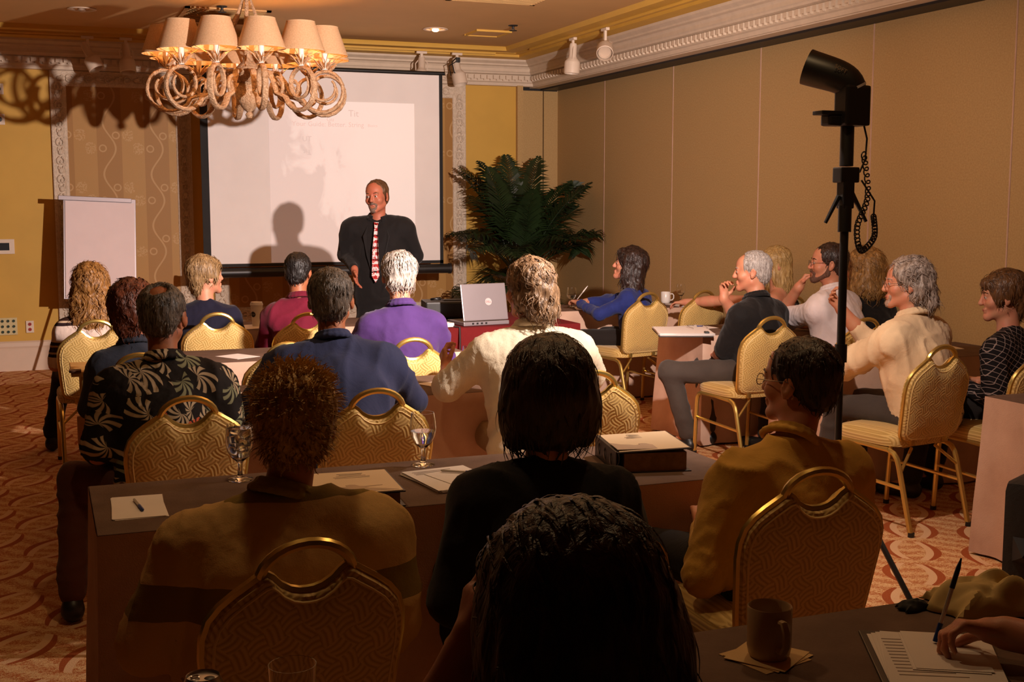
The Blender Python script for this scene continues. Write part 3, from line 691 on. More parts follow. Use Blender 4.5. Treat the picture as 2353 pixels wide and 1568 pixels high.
# ------------------------------------------------------------------ skirted tables
def table(x0, x1, y0, y1, label, top=TABTOP, skirt=SKIRT, h=0.74, seed=1):
    cx, cy = (x0+x1)/2, (y0+y1)/2; t = thing('conference_table', label, 'table', (cx, cy, 0), 0, 'skirted meeting tables'); W, D = x1-x0, y1-y0
    rr = random.Random(seed); rc = 0.03
    def perim(o, n_side=None):
        P = []
        for (ax, ay), (bx, by), nx, ny in (((-W/2, -D/2), (W/2, -D/2), 0, -1), ((W/2, -D/2), (W/2, D/2), 1, 0), ((W/2, D/2), (-W/2, D/2), 0, 1), ((-W/2, D/2), (-W/2, -D/2), -1, 0)):
            L = math.hypot(bx-ax, by-ay); m = max(4, int(L/0.035))
            for i in range(m):
                u = (i+0.0)/m; P.append((ax+(bx-ax)*u, ay+(by-ay)*u, nx, ny, u, L))
        return P
    P = perim(0); n = len(P)
    ph = [rr.uniform(0, 6.28) for _ in range(4)]
    vs = []; levels = [(h-0.002, 0.0), (h-0.05, 0.05), (h-0.25, 0.3), (h*0.35, 0.7), (0.012, 1.0)]
    for z, g in levels:
        for i, (x, y, nx, ny, u, L) in enumerate(P):
            f = 0.010*math.sin(17*u*L+ph[0])+0.006*math.sin(31*u*L+ph[1])
            e = min(u, 1-u)*L; cf = 0.030*math.exp(-(e/0.07)**2)
            o = 0.004+g*(0.010+f+cf*0.6)
            qx, qy = x+nx*o, y+ny*o
            if u == 0: qx += math.copysign(o*0.7, x)*(0 if nx else 1); qy += math.copysign(o*0.7, y)*(0 if ny else 1)
            vs.append((qx, qy, z))
    fs = []
    for l in range(len(levels)-1):
        for k in range(n): fs.append((l*n+k, l*n+(k+1) % n, (l+1)*n+(k+1) % n, (l+1)*n+k))
    MB().add(vs, fs).build('skirt', skirt, t, angle=80)
    MB().box((0, 0, h-0.006), (W+0.004, D+0.004, 0.012)).build('tabletop', top, t, bevel=0.004)
    for sx in (-1, 1):
        for sy in (-1, 1): MB().cyl((sx*(W/2-0.12), sy*(D/2-0.10), 0), (sx*(W/2-0.12), sy*(D/2-0.10), h-0.012), 0.016).build('leg', STEEL, t)
    return t
table(0.11, 2.12, 3.33, 3.93, 'tan skirted table in front of the man in the striped polo shirt', seed=1)
table(0.30, 2.20, 5.27, 5.87, 'tan skirted table in front of the man in the floral shirt', seed=2)
table(0.55, 2.30, 6.75, 7.35, 'tan skirted table in front of the man in the purple shirt', seed=3)
table(0.70, 2.25, 8.40, 9.00, 'tan skirted table bearing the takeaway coffee cup', seed=4)
table(2.50, 3.62, 8.02, 9.02, 'maroon skirted table bearing laptop and projector', MAROON, MAROON, seed=5)
table(4.00, 5.34, 5.50, 6.10, 'tan skirted table in front of the man in the cream shirt and grey trousers', seed=6)
table(4.04, 5.34, 6.98, 7.58, 'tan skirted table beside the man in the black polo shirt', seed=7)
table(3.86, 5.34, 8.94, 9.52, 'tan skirted table in front of the woman in the blue sweater', seed=8)
table(3.98, 5.30, 3.72, 4.33, 'tan skirted table at the right picture edge beside the black bag', seed=9)
table(0.98, 2.95, 1.50, 2.12, 'nearest tan skirted table under the brown mug', seed=10)
table(-0.55, 0.90, 1.42, 1.99, 'nearest tan skirted table under the drink can', seed=11)
# bare folding table end beyond the left skirted rows
t = thing('folding_table', 'narrow bare wooden folding table end left of the man in the floral shirt', 'table', (0.33, 6.86, 0))
MB().box((0, 0, 0.725), (0.42, 0.42, 0.026)).build('tabletop', WOOD, t, smooth=False, bevel=0.004)
MB().box((-0.19, -0.19, 0.742), (0.06, 0.06, 0.012)).build('corner_cap', simple('brown_corner', srgb(90, 58, 40), 0.5), t, smooth=False)
for sx in (-1, 1): 
    for sy in (-1, 1): MB().cyl((sx*0.15, sy*0.15, 0), (sx*0.15, sy*0.15, 0.714), 0.014).build('leg', GOLD, t)
MB().box((-0.15, -0.16, 0.42), (0.08, 0.035, 0.16)).build('leg_bracket', WOOD, t, smooth=False, bevel=0.008)

# chairs: rows on the left
chair(0.275, 7.85, 2, 'gold chair behind the curly haired woman in the striped top')
chair(1.03, 8.05, -3, 'gold chair behind the woman in the navy sweater')
chair(1.53, 7.85, 3, 'gold chair behind the man in the maroon shirt')
chair(0.40, 6.10, 0, 'gold chair of the auburn haired woman in the dark denim jacket')
chair(1.10, 6.29, 4, 'empty gold chair left of the big man in the navy shirt')
chair(1.75, 6.25, 2, 'gold chair of the white haired man in the purple shirt')
chair(0.455, 4.74, 3, 'gold chair of the man in the floral shirt')
chair(1.16, 4.67, -2, 'gold chair behind the big man in the navy shirt')
chair(2.13, 4.82, -4, 'gold chair of the man in the white shirt seen from behind')
chair(0.47, 2.74, 4, 'gold chair of the spiky haired man in the striped polo')
chair(1.16, 2.80, 2, 'gold chair of the woman with the dark bob')
chair(1.90, 2.93, -3, 'gold chair of the man in the mustard shirt')
chair(0.66, 1.02, 0, 'gold chair of the nearest dark haired person')
# right side
chair(4.03, 5.02, 9, 'gold chair of the grey haired man in the cream shirt')
chair(4.56, 4.86, 4, 'gold chair of the woman in the black grid sweater')
chair(4.10, 6.58, 4, 'gold chair of the man in the black polo shirt')
chair(4.57, 6.30, 5, 'gold chair of the man in the white polo shirt')
chair(5.12, 6.48, 2, 'gold chair of the blonde woman in black by the partition')
chair(4.27, 8.60, 12, 'gold chair of the woman in the blue sweater')
chair(4.78, 8.62, 10, 'empty gold chair right of the woman in the blue sweater')
chair(5.14, 7.90, 4, 'gold chair of the fair haired woman in the sleeveless top')
chair(2.12, 1.05, 0, 'gold chair of the person writing at the right')
# ------------------------------------------------------------------ light stand with flash and snoot
def light_stand():
    b = Vector((2.865, 3.90, 0))
    t = thing('light_stand', 'black flash with bent snoot on a tall stand behind the man in mustard', 'light stand', b)
    z1 = 1.02; top = Vector((0.055, 0.075, 1.60))
    ax = (top-Vector((-0.02, -0.03, 0.16))).normalized(); p0 = Vector((-0.02, -0.03, 0.14))
    A = lambda z: p0+ax*((z-p0.z)/ax.z)
    MB().cyl(A(0.10), A(1.02), 0.0135).build('lower_pole', BLACK, t)
    MB().cyl(A(0.98), A(1.60), 0.0165).build('upper_pole', BLACK, t)
    for a in (-75, 165, 45):
        d = Vector((math.cos(R(a)), math.sin(R(a)), 0))
        MB().tube([A(0.48), p0+d*0.17+Vector((0, 0, 0.26)), p0+d*0.46+Vector((0, 0, -0.128))], 0.011, 8).build('leg', BLACK, t)
        MB().tube([A(0.14), p0+d*0.17+Vector((0, 0, 0.12))], 0.008, 6).build('leg_brace', BLACK, t)
    for z in (1.03, 0.55):
        c = MB().cyl(A(z-0.035), A(z+0.035), 0.024).build('clamp', BLACK, t)
        MB().tube([A(z), A(z)+Vector((-0.05, 0.01, 0.004))], [0.012, 0.010], 8).tube([A(z)+Vector((-0.05, 0.01, -0.016)), A(z)+Vector((-0.056, 0.012, 0.026))], 0.008, 6).build('clamp_knob', BLACK, c)
    # swivel bracket, handle, flash body, snoot
    MB().cyl(A(1.50), A(1.60), 0.026).build('collar', BLACK, t)
    sw = MB().box(A(1.655), (0.05, 0.05, 0.13)).box(A(1.72)+Vector((0.0, 0, 0)), (0.085, 0.06, 0.06)).build('swivel_bracket', BLACK, t, smooth=False, bevel=0.006)
    MB().tube([A(1.64)+Vector((-0.03, 0, 0)), A(1.64)+Vector((-0.075, 0.02, -0.105))], [0.010, 0.007], 8).build('lever', BLACK, sw)
    MB().tube([A(1.60)+Vector((0.03, 0, 0.05)), A(1.60)+Vector((0.085, -0.02, -0.06))], [0.010, 0.007], 8).build('lever', BLACK, sw)
    MB().cyl(A(1.755), A(1.925), 0.0265, n=20).build('grip', BLACK, t)
    bc = A(1.965)
    fb_ = MB().box(bc+Vector((0.012, -0.01, 0.02)), (0.112, 0.085, 0.155)).box(bc+Vector((-0.06, 0.012, -0.035)), (0.075, 0.06, 0.045)).build('flash_body', BLACK, t, smooth=False, bevel=0.010)
    MB().box(bc+Vector((-0.082, 0.012, -0.008)), (0.10, 0.065, 0.016)).build('hot_shoe', BLACK, fb_, smooth=False, bevel=0.003)
    # bent snoot: grey card inside, black outside, mouth ahead of the camera
    c0 = A(2.045)+Vector((0.012, 0, 0)); mouth = FLASH-b
    dirm = (mouth-c0); c1 = c0+Vector((-0.012, 0.0, 0.055)); c2 = mouth+Vector((0.075, -0.085, -0.030)); c3 = mouth+Vector((0.004, -0.020, 0.006))
    pts = [c0, c1, c2, c3]
    def bez(u): 
        v = 1-u; return c0*v**3+c1*3*u*v*v+c2*3*u*u*v+c3*u**3
    P = [bez(i/12) for i in range(13)]; rad = [0.058+0.012*i/12 for i in range(13)]
    sn = MB().tube(P, rad, 22, caps=False).build('snoot', BLACK, t)
    MB().tube(P, [r-0.003 for r in rad], 22, caps=False).build('snoot_lining', simple('grey_card', (0.35, 0.33, 0.32), 0.7), sn)
    MB().tube([P[0]+Vector((0, 0, 0.004)), P[1]], [0.0605, 0.0605], 22, caps=False).build('reflective_band', simple('pale_velcro_band', srgb(170, 160, 160), 0.35), sn)
    # mark on the snoot
    text_mesh('mark', 'SOFT', 0.022, simple('grey_mark', srgb(120, 96, 70), 0.6), sn, Matrix.Translation(bez(0.55)+Vector((-0.028, -0.070, 0.012))) @ Euler((R(80), R(28), R(-22))).to_matrix().to_4x4())
    # cables
    cb = []
    for i in range(420):
        u = i/419; 
        q = [A(1.72)+Vector((0.06, -0.03, 0.08)), A(1.66)+Vector((0.085, -0.03, -0.02)), A(1.58)+Vector((0.04, -0.03, -0.06)), A(1.46)+Vector((0.06, -0.03, -0.03)), A(1.46)+Vector((0.12, -0.03, 0.02)), A(1.53)+Vector((0.115, -0.03, 0.03))]
        f = u*(len(q)-1); j = min(int(f), len(q)-2); w = f-j
        e0, e1, e2, e3 = q[max(j-1, 0)], q[j], q[j+1], q[min(j+2, len(q)-1)]; p = 0.5*((2*e1)+(e2-e0)*w+(2*e0-5*e1+4*e2-e3)*w*w+(3*e1-e0-3*e2+e3)*w**3); a = i*0.55
        cb.append(p+Vector((0.012*math.cos(a), 0.004, 0.012*math.sin(a))))
    MB().tube(cb, 0.0030, 5).build('coiled_cable', BLACK, t)
    MB().tube([A(1.94)+Vector((0.045, -0.03, 0)), A(1.86)+Vector((0.07, -0.03, 0)), A(1.78)+Vector((0.065, -0.03, 0)), A(1.73)+Vector((0.04, -0.03, 0))], 0.004, 6).tube([A(1.70)+Vector((0.05, -0.03, 0)), A(1.62)+Vector((0.115, -0.03, 0)), A(1.52)+Vector((0.11, -0.03, 0))], 0.004, 6).build('cable', BLACK, t)
light_stand()

# ------------------------------------------------------------------ glasses, mugs, cups
GOB = [(0.0, 0.0), (0.034, 0.001), (0.035, 0.004), (0.012, 0.010), (0.007, 0.018), (0.0065, 0.048), (0.010, 0.054), (0.026, 0.068), (0.036, 0.088), (0.0395, 0.110), (0.038, 0.135), (0.034, 0.160)]
def goblet(x, y, z, label, fill=0.105, ice=False, s=1.0):
    t = thing('water_goblet', label, 'glass', (x, y, z), 0, 'stemmed water goblets on the tables'); t.scale = (s, s, s)
    inner = [(r-0.0016, zz) for r, zz in GOB[:5:-1]]; inner = [(max(0.0, r), max(0.057, zz)) for r, zz in inner]
    MB().lathe(GOB+inner+[(0.0, 0.0565)], 28).build('bowl', GLASS, t)
    w = [(0.0, 0.0585)]+[(max(0.001, r-0.0022), zz) for r, zz in GOB[6:] if 0.058 < zz < fill]
    rt = np.interp(fill, [p[1] for p in GOB[6:]], [p[0] for p in GOB[6:]])-0.0022
    w += [(rt, fill), (0.0, fill)]
    MB().lathe(w, 24).build('water', WATER, t)
    if ice:
        for k in range(7):
            a = k*2.4; MB().box((0.015*math.cos(a), 0.015*math.sin(a), 0.075+0.011*k), (0.021, 0.02, 0.02), Euler((k, k*2, k*0.7)).to_matrix()).build('ice_cube', ICE, t, bevel=0.003)
ICE = m_glass('frosted_ice', (0.95, 0.93, 0.9), 0.25, 1.31)
goblet(1.165, 3.845, 0.74, 'half full water goblet right of the flat binder', s=1.12)
goblet(0.56, 3.845, 0.74, 'goblet of ice water left of the spiky haired man', 0.15, True, s=1.12)
goblet(1.98, 5.72, 0.74, 'water goblet beside the hand of the man in the white shirt', 0.09)
goblet(4.10, 9.25, 0.74, 'water goblet by the writing hand of the woman in blue', 0.10, s=1.05)
goblet(5.20, 9.38, 0.74, 'far goblet beside the white mug near the partition', 0.08)
def mug(x, y, z, label, mat, rot=0, s=1.0):
    t = thing('coffee_mug', label, 'mug', (x, y, z), R(rot)); t.scale = (s, s, s)
    MB().lathe([(0.0, 0.0), (0.034, 0.0), (0.038, 0.006), (0.0405, 0.02), (0.041, 0.094), (0.0395, 0.096), (0.0375, 0.093), (0.037, 0.012), (0.0, 0.008)], 32).build('body', mat, t)
    MB().tube([(0.039, 0, 0.078), (0.060, 0, 0.080), (0.070, 0, 0.066), (0.070, 0, 0.042), (0.058, 0, 0.026), (0.038, 0, 0.024)], 0.0055, 8, sx=1.4).build('handle', mat, t)
    MB().lathe([(0.0368, 0.070), (0.0, 0.0705)], 24).build('coffee', simple('dark_coffee', srgb(40, 22, 12), 0.15), t)
mug(4.46, 5.86, 0.752, 'white mug on the yellow pad beside the light stand', CERAMIC, -20)
mug(5.04, 9.36, 0.74, 'white mug between the two gold chairs by the partition', CERAMIC, -20)
mug(1.284, 1.945, 0.744, 'nearest tan mug standing on paper napkins', BROWNMUG, -98, 1.05)
t = thing('paper_napkins', 'stack of beige paper napkins under the nearest mug', 'napkins', (1.283, 1.95, 0.740), R(20))
NAP = simple('beige_napkin', srgb(214, 178, 124), 0.85, vary=0.05, bump=0.2, bscale=200)
for k, (a, dx) in enumerate(((-6, -0.006), (4, 0.004), (14, 0.0))): MB().box((dx, 0, 0.0008+0.0013*k), (0.125, 0.125, 0.0012), Matrix.Rotation(R(a), 3, 'Z')).build('napkin', NAP, t, smooth=False)
t = thing('coffee_cup', 'tall white takeaway paper cup with lid and dark round logo', 'cup', (1.406, 8.66, 0.74), R(10))
MB().lathe([(0.0, 0.0), (0.031, 0.0), (0.032, 0.004), (0.043, 0.148), (0.0, 0.148)], 28).build('cup', simple('white_cup_paper', srgb(232, 222, 208), 0.55), t)
MB().lathe([(0.045, 0.146), (0.046, 0.150), (0.045, 0.158), (0.042, 0.160), (0.041, 0.170), (0.036, 0.172), (0.034, 0.168), (0.0, 0.167)], 28).build('lid', CERAMIC, t)
def disc_on_cone(name, mat, parent, r, ang, zc, R_at, n=20):
    mb = MB(); vs = [(R_at(zc)*math.cos(ang), R_at(zc)*math.sin(ang), zc)]
    for k in range(n):
        a = 2*math.pi*k/n; z = zc+r*math.sin(a); rr = R_at(z)+0.0006; b = ang+r*math.cos(a)/rr
        vs.append((rr*math.cos(b), rr*math.sin(b), z))
    return mb.add(vs, [(0, 1+k, 1+(k+1) % n) for k in range(n)]).build(name, mat, parent, smooth=False)
disc_on_cone('logo', simple('dark_cup_logo', srgb(44, 40, 34), 0.6), t, 0.020, R(-150), 0.085, lambda z: 0.0315+0.0775*z+0.0008)
# drinks on the nearest left table
t = thing('drink_can', 'open aluminium drink can at the bottom picture edge', 'can', (0.215, 1.94, 0.74))
MB().lathe([(0.0, 0.006), (0.022, 0.0), (0.026, 0.002), (0.033, 0.012), (0.033, 0.105), (0.0275, 0.118), (0.0265, 0.1215), (0.0255, 0.1205), (0.0245, 0.1165), (0.0, 0.1165)], 32).build('can_body', STEEL, t)
MB().lathe([(0.0325+0.0012, 0.014), (0.0325+0.0012, 0.104)], 32).build('can_print', simple('dark_red_can_print', srgb(120, 16, 18), 0.3, 0.3), t)
MB().lathe([(0.009, 0), (0.0075, 0.001), (0.0, 0.001)], 14, (0.010, -0.004, 0.1163)).build('opening', BLACK, t)
MB().tube([(-0.012+0.007*math.cos(a), 0.004+0.005*math.sin(a), 0.1185) for a in [k*0.524 for k in range(12)]], 0.0014, 5, closed=True).build('pull_tab', STEEL, t)
t = thing('tumbler', 'glass tumbler of dark cola at the bottom picture edge', 'glass', (0.352, 1.90, 0.74))
MB().lathe([(0.0, 0.0), (0.030, 0.0), (0.033, 0.01), (0.039, 0.135), (0.0375, 0.135), (0.0315, 0.014), (0.0, 0.012)], 28).build('glass', GLASS, t)
MB().lathe([(0.0, 0.0135), (0.0308, 0.0155), (0.0345, 0.085), (0.0, 0.085)], 24).build('cola', simple('dark_cola', srgb(22, 8, 4), 0.1), t)

# ------------------------------------------------------------------ papers, pads, binders, pens
def pen(x, y, z, rot, label, L=0.14, mats=None, tilt=0.0):
    t = thing('pen', label, 'pen', (x, y, z), R(rot)); body, cap = mats or (simple('clear_pen_barrel', srgb(190, 180, 170), 0.25), simple('blue_pen_cap', srgb(30, 60, 130), 0.35))
    M_ = Matrix.Rotation(R(tilt), 3, 'Y')
    f = lambda a: M_ @ Vector((a, 0, 0.0045))
    MB().tube([f(0.0), f(0.004), f(L*0.68)], [0.0012, 0.0038, 0.0040], 8).build('barrel', body, t)
    MB().tube([f(L*0.60), f(L*0.97), f(L)], [0.0050, 0.0048, 0.003], 8).build('cap', cap, t)
    return t
def sheet(x, y, z, w, d, rot, label, n=1, mat=PAPER, name='paper_sheets', lines=0, cat='papers'):
    t = thing(name, label, cat, (x, y, z), R(rot))
    for k in range(n):
        MB().box((rnd.uniform(-1, 1)*0.004*(n > 1), rnd.uniform(-1, 1)*0.004*(n > 1), 0.0006+0.0012*k), (w, d, 0.0011), Matrix.Rotation(R(rnd.uniform(-2, 2)*(n > 1)), 3, 'Z')).build('sheet', mat, t, smooth=False)
    for k in range(lines):
        wl = w*rnd.uniform(0.4, 0.72); MB().box((-w*0.4+wl/2, d*0.38-k*d*0.055, 0.0012*n+0.0006), (wl, d*0.012, 0.0004)).build('print_line', INK, t, smooth=False)
    return t
sheet(0.235, 3.60, 0.74, 0.145, 0.265, -1, 'white note pad with a pen at the left end of the near table', 3, name='note_pad', cat='note pad')
pen(0.225, 3.67, 0.744, -84, 'blue capped pen lying on the note pad at the left', 0.14)
def binder(x, y, z, w, d, h, rot, label, gap=0.0):
    t = thing('ring_binder', label, 'binder', (x, y, z), R(rot))
    BC = simple('dark_binder_vinyl', srgb(34, 30, 30), 0.4)
    MB().box((0, 0, 0.002), (w, d, 0.004)).build('back_cover', BC, t, smooth=False, bevel=0.001)
    tp = MB().box((0, 0, 0), (w, d, 0.004), Matrix.Rotation(gap, 3, 'Y')).build('front_cover', BC, t, smooth=False, bevel=0.001, loc=(0, 0, h))
    MB().box((-w/2+0.002, 0, h/2), (0.004, d, h)).build('spine', BC, t, smooth=False, bevel=0.001)
    sl_ = MB().box((0.004, 0.0, 0.0028), (w-0.020, d-0.012, 0.0014), Matrix.Rotation(gap, 3, 'Y')).build('cover_sheet', simple('cream_cover_sheet', srgb(236, 212, 178), 0.45, vary=0.02), tp, smooth=False)
    MB().box((0.008, 0, h*0.46), (w-0.045, d-0.020, h*0.84)).build('page_block', simple('page_edges', srgb(150, 122, 92), 0.85, vary=0.2, vscale=60), t, smooth=False)
    for k in range(3): MB().tube([(-w/2+0.012+0.016*math.cos(a), (k-1)*d*0.28, h*0.5+h*0.42*math.sin(a)) for a in [i*0.524 for i in range(13)]], 0.0022, 5).build('ring', STEEL, t)
    # printing on the cover: title lines and a rider silhouette over a hill, flat
    def pr(u, v): return Vector((u, v, 0.0037))
    for k, (wl, c) in enumerate(((0.30, DARKINK), (0.26, DARKINK), (0.34, INK), (0.42, INK), (0.40, INK))):
        MB().box(pr(0.04*w, d*(0.36-0.045*k)), (w*wl, d*0.012, 0.0004)).build('print_line', c, sl_, smooth=False)
    hill = [(-0.46, -0.44), (0.44, -0.44), (0.30, -0.36), (0.14, -0.30), (0.10, -0.26), (0.30, -0.22), (0.31, -0.20), (0.10, -0.215), (0.05, -0.20), (0.01, -0.14), (-0.05, -0.125), (-0.10, -0.15), (-0.09, -0.20), (-0.16, -0.22), (-0.24, -0.18), (-0.34, -0.16), (-0.46, -0.06)]
    MB().prism([(a*w, b*d) for a, b in hill], 0.0036, 0.0040, lambda u, v, q: (u, v, q)).build('print_silhouette', simple('grey_cover_print', srgb(190, 164, 140), 0.6), sl_, smooth=False)
    return t
binder(0.835, 3.49, 0.74, 0.265, 0.295, 0.045, -4, 'flat dark binder with cream cover between the goblets')
binder(1.865, 3.615, 0.74, 0.255, 0.30, 0.072, -12, 'thick dark ring binder with cream cover at the right table end', R(-2))
sheet(1.185, 3.60, 0.74, 0.22, 0.29, 8, 'stack of white papers under the elbow of the woman with the dark bob', 9, lines=3)
sheet(1.21, 3.585, 0.7515, 0.15, 0.20, 14, 'small white note sheet on top of the paper stack', 1)
pen(1.17, 3.67, 0.7535, -35, 'blue pen lying on the small note sheet')
sheet(0.86, 5.48, 0.74, 0.22, 0.28, 10, 'white papers at the elbow of the man in the floral shirt', 4)
sheet(1.02, 6.98, 0.74, 0.16, 0.20, 30, 'white sheet on the table left of the empty chair', 1)
sheet(1.36, 8.62, 0.74, 0.21, 0.28, 14, 'white papers under the takeaway cup', 1)
sheet(1.75, 5.55, 0.74, 0.12, 0.16, 20, 'small crumpled sheet on the table before the man in the white shirt', 2)
# right side papers
t = sheet(3.99, 7.16, 0.745, 0.36, 0.44, -22, 'thick fan of white papers in an open binder beside the black polo man', 14)
MB().box((-0.01, -0.02, -0.001), (0.35, 0.50, 0.004)).build('cover', BLACK, t, smooth=False)
MB().box((0.13, -0.20, 0.022), (0.03, 0.05, 0.012)).build('clip', BLACK, t, smooth=False, bevel=0.003)
sheet(4.22, 7.45, 0.74, 0.30, 0.24, 10, 'white sheets behind the paper fan', 2)
pen(4.18, 7.44, 0.744, 10, 'dark blue pen on the white sheets behind the paper fan')
t = thing('eyeglasses', 'folded wire eyeglasses lying on the paper fan', 'glasses', (4.14, 7.26, 0.765), R(-10))
for s in (-1, 1): MB().tube([(s*0.034+0.024*math.cos(a), 0.018*math.sin(a), 0.012) for a in [k*0.45 for k in range(14)]], 0.0016, 5, closed=True).build('rim', STEEL, t)
MB().tube([(-0.012, 0, 0.014), (0, 0.004, 0.017), (0.012, 0, 0.014)], 0.0016, 5).build('bridge', STEEL, t)
for s in (-1, 1): MB().tube([(s*0.058, 0, 0.012), (s*0.06, -0.06, 0.006), (s*0.05, -0.11, 0.002)], 0.0018, 5).build('temple', STEEL, t)
t = sheet(4.44, 5.87, 0.74, 0.20, 0.26, 15, 'yellow legal pad under the white mug', 6, simple('yellow_legal_paper', srgb(236, 214, 130), 0.7), 'legal_pad', cat='note pad')
pen(4.30, 5.78, 0.748, 75, 'black pen at the edge of the yellow pad', mats=(BLACK, BLACK))
t = thing('portfolio', 'black portfolio in front of the yellow pad', 'portfolio', (4.40, 5.60, 0.74), R(4)); MB().box((0, 0, 0.008), (0.34, 0.20, 0.016)).build('cover', BLACK, t, smooth=False, bevel=0.004); MB().box((0.02, 0.0, 0.0172), (0.28, 0.16, 0.002)).build('page', PAPER, t, smooth=False)
sheet(5.02, 5.92, 0.74, 0.24, 0.30, -12, 'white papers in front of the woman in the grid sweater', 5)
sheet(5.12, 9.10, 0.74, 0.30, 0.26, 4, 'white papers in front of the blonde woman in the sleeveless top', 7)
sheet(4.20, 9.10, 0.74, 0.24, 0.30, -20, 'white sheet under the writing hand of the woman in blue', 2)
sheet(4.25, 4.08, 0.74, 0.22, 0.28, 20, 'white sheet in a black folder at the right picture edge', 2)
# nearest right table: clipboard, sheets, cloth
t = thing('clipboard', 'dark clipboard with white sheets under the writing hand', 'clipboard', (1.56, 1.80, 0.74), R(-28))
MB().box((0, 0, 0.003), (0.235, 0.32, 0.006)).build('board', simple('black_board', srgb(24, 22, 22), 0.35), t, smooth=False, bevel=0.002)
for k in range(4): MB().box((0.004*k, -0.004, 0.0068+0.0012*k), (0.21, 0.28, 0.0011), Matrix.Rotation(R(-2*k), 3, 'Z')).build('sheet', PAPER, t, smooth=False)
for k in range(12): MB().box((-0.04+0.01*(k % 3), 0.10-0.017*k, 0.0112), (0.085+0.02*((k*7) % 3), 0.0035, 0.0004)).build('print_line', INK, t, smooth=False)
sheet(1.60, 1.82, 0.7515, 0.14, 0.20, -30, 'small white note sheet under the pen tip', 2)
def crumple(name, label, cat, loc, w, d, h, mat, seed, rz=0):
    t = thing(name, label, cat, loc, rz); n = 26; rr = np.random.RandomState(seed); vs = []; fs = []
    k = rr.uniform(-1, 1, (9, 3)); ph = rr.uniform(0, 6.28, 9)
    for i in range(n):
        for j in range(n):
            u, v = i/(n-1)*2-1, j/(n-1)*2-1; e = max(0.0, 1-max(abs(u), abs(v))**3)
            f = sum(abs(math.sin(k[q, 0]*4*u+k[q, 1]*4*v+ph[q])) for q in range(9))/9
            vs.append((u*w/2*(0.9+0.12*math.sin(5*v+ph[0])), v*d/2*(0.9+0.12*math.sin(4*u+ph[1])), 0.004+h*e*(0.25+f)))
    for i in range(n-1):
        for j in range(n-1): fs.append((i*n+j, (i+1)*n+j, (i+1)*n+j+1, i*n+j+1))
    o = MB().add(vs, fs).build('folded_cloth', mat, t, angle=28)
    md = o.modifiers.new('thick', 'SOLIDIFY'); md.thickness = 0.004
    return t
crumple('cloth_napkin', 'crumpled cream cloth napkin behind the writing hand', 'napkin', (1.90, 2.015, 0.74), 0.30, 0.18, 0.070, simple('cream_cloth', srgb(206, 178, 116), 0.8, vary=0.04), 4, R(-12))
crumple('dark_case', 'small dark soft case beside the cream napkin', 'case', (1.735, 2.075, 0.74), 0.08, 0.05, 0.018, BLACKM, 9)

# ------------------------------------------------------------------ laptop, projector, cables
t = thing('laptop', 'silver laptop seen from behind with a round emblem on its lid', 'laptop', (2.92, 8.22, 0.74), R(8))
MB().box((0, 0.02, 0.016), (0.365, 0.27, 0.028)).build('base', SILVER, t, smooth=False, bevel=0.005)
for k in range(4): MB().box((-0.11+0.035*k, -0.1165, 0.018), (0.014, 0.003, 0.012)).build('port', BLACK, t, smooth=False)
LM = Matrix.Rotation(R(-12), 3, 'X')
MB().box((0, -0.075+0.0, 0.165), (0.36, 0.012, 0.265), LM).build('lid', SILVER, t, smooth=False, bevel=0.006)
c = Vector((0, -0.075, 0.165)); q = Vector((0.03, -0.0075, 0.0))
em = MB().lathe([(0.0, 0.0012), (0.026, 0.0012), (0.027, 0.0)], 24, c+LM @ q, M=LM @ Matrix.Rotation(R(90), 3, 'X')).build('emblem', simple('pale_emblem', srgb(196, 184, 184), 0.35), t)
text_mesh('emblem_text', 'DELL', 0.020, simple('red_grey_text', srgb(150, 96, 96), 0.5), em, Matrix.Translation(c+LM @ (q+Vector((0, -0.0018, -0.007)))) @ (LM @ Matrix.Rotation(R(90), 3, 'X')).to_4x4(), 0.0003)
MB().box((0, 0.0605-0.14, 0.168), (0.33, 0.002, 0.225), LM).build('screen', simple('laptop_screen', (0.03, 0.032, 0.04), 0.2), t, smooth=False, loc=(0, 0.03, 0))
t = thing('projector', 'black video projector left of the silver laptop', 'projector', (2.86, 8.72, 0.74), R(-10))
MB().box((0, 0, 0.075), (0.40, 0.30, 0.12)).build('body', BLACK, t, smooth=False, bevel=0.012)
MB().lathe([(0.04, 0), (0.045, 0.03), (0.034, 0.034), (0.03, 0.01), (0, 0.01)], 20, (0.08, 0.15, 0.075), M=Matrix.Rotation(R(-90), 3, 'X')).build('lens', BLACK, t)
for sx in (-1, 1): MB().cyl((sx*0.16, -0.10, 0), (sx*0.16, -0.10, 0.02), 0.014).cyl((sx*0.16, 0.10, 0), (sx*0.16, 0.10, 0.02), 0.014).build('foot', BLACK, t)
MB().box((0.02, 0.0, 0.138), (0.14, 0.08, 0.006)).build('control_pad', DARKTRACK, t, smooth=False, bevel=0.002)
t = thing('coiled_wire', 'small tangle of black wire on top of the projector', 'cable', (2.78, 8.80, 0.876)); MB().tube([(0.04*math.cos(a)*(1+0.1*math.sin(3*a)), 0.03*math.sin(a), 0.006+0.004*math.sin(2*a)+0.003*k/20) for k in range(26) for a in [k*0.6]], 0.005, 6).build('wire', BLACK, t)
t = thing('white_box', 'small white box on the maroon table beside the projector cables', 'box', (2.60, 8.12, 0.74), R(6)); MB().box((0, 0, 0.016), (0.16, 0.10, 0.030)).build('box', CERAMIC, t, smooth=False, bevel=0.006); MB().box((0, 0, 0.0325), (0.10, 0.05, 0.002)).build('top_label', PAPER, t, smooth=False)
t = thing('power_cable', 'black cable hanging down the front of the maroon table', 'cable', (2.72, 8.02, 0.0))
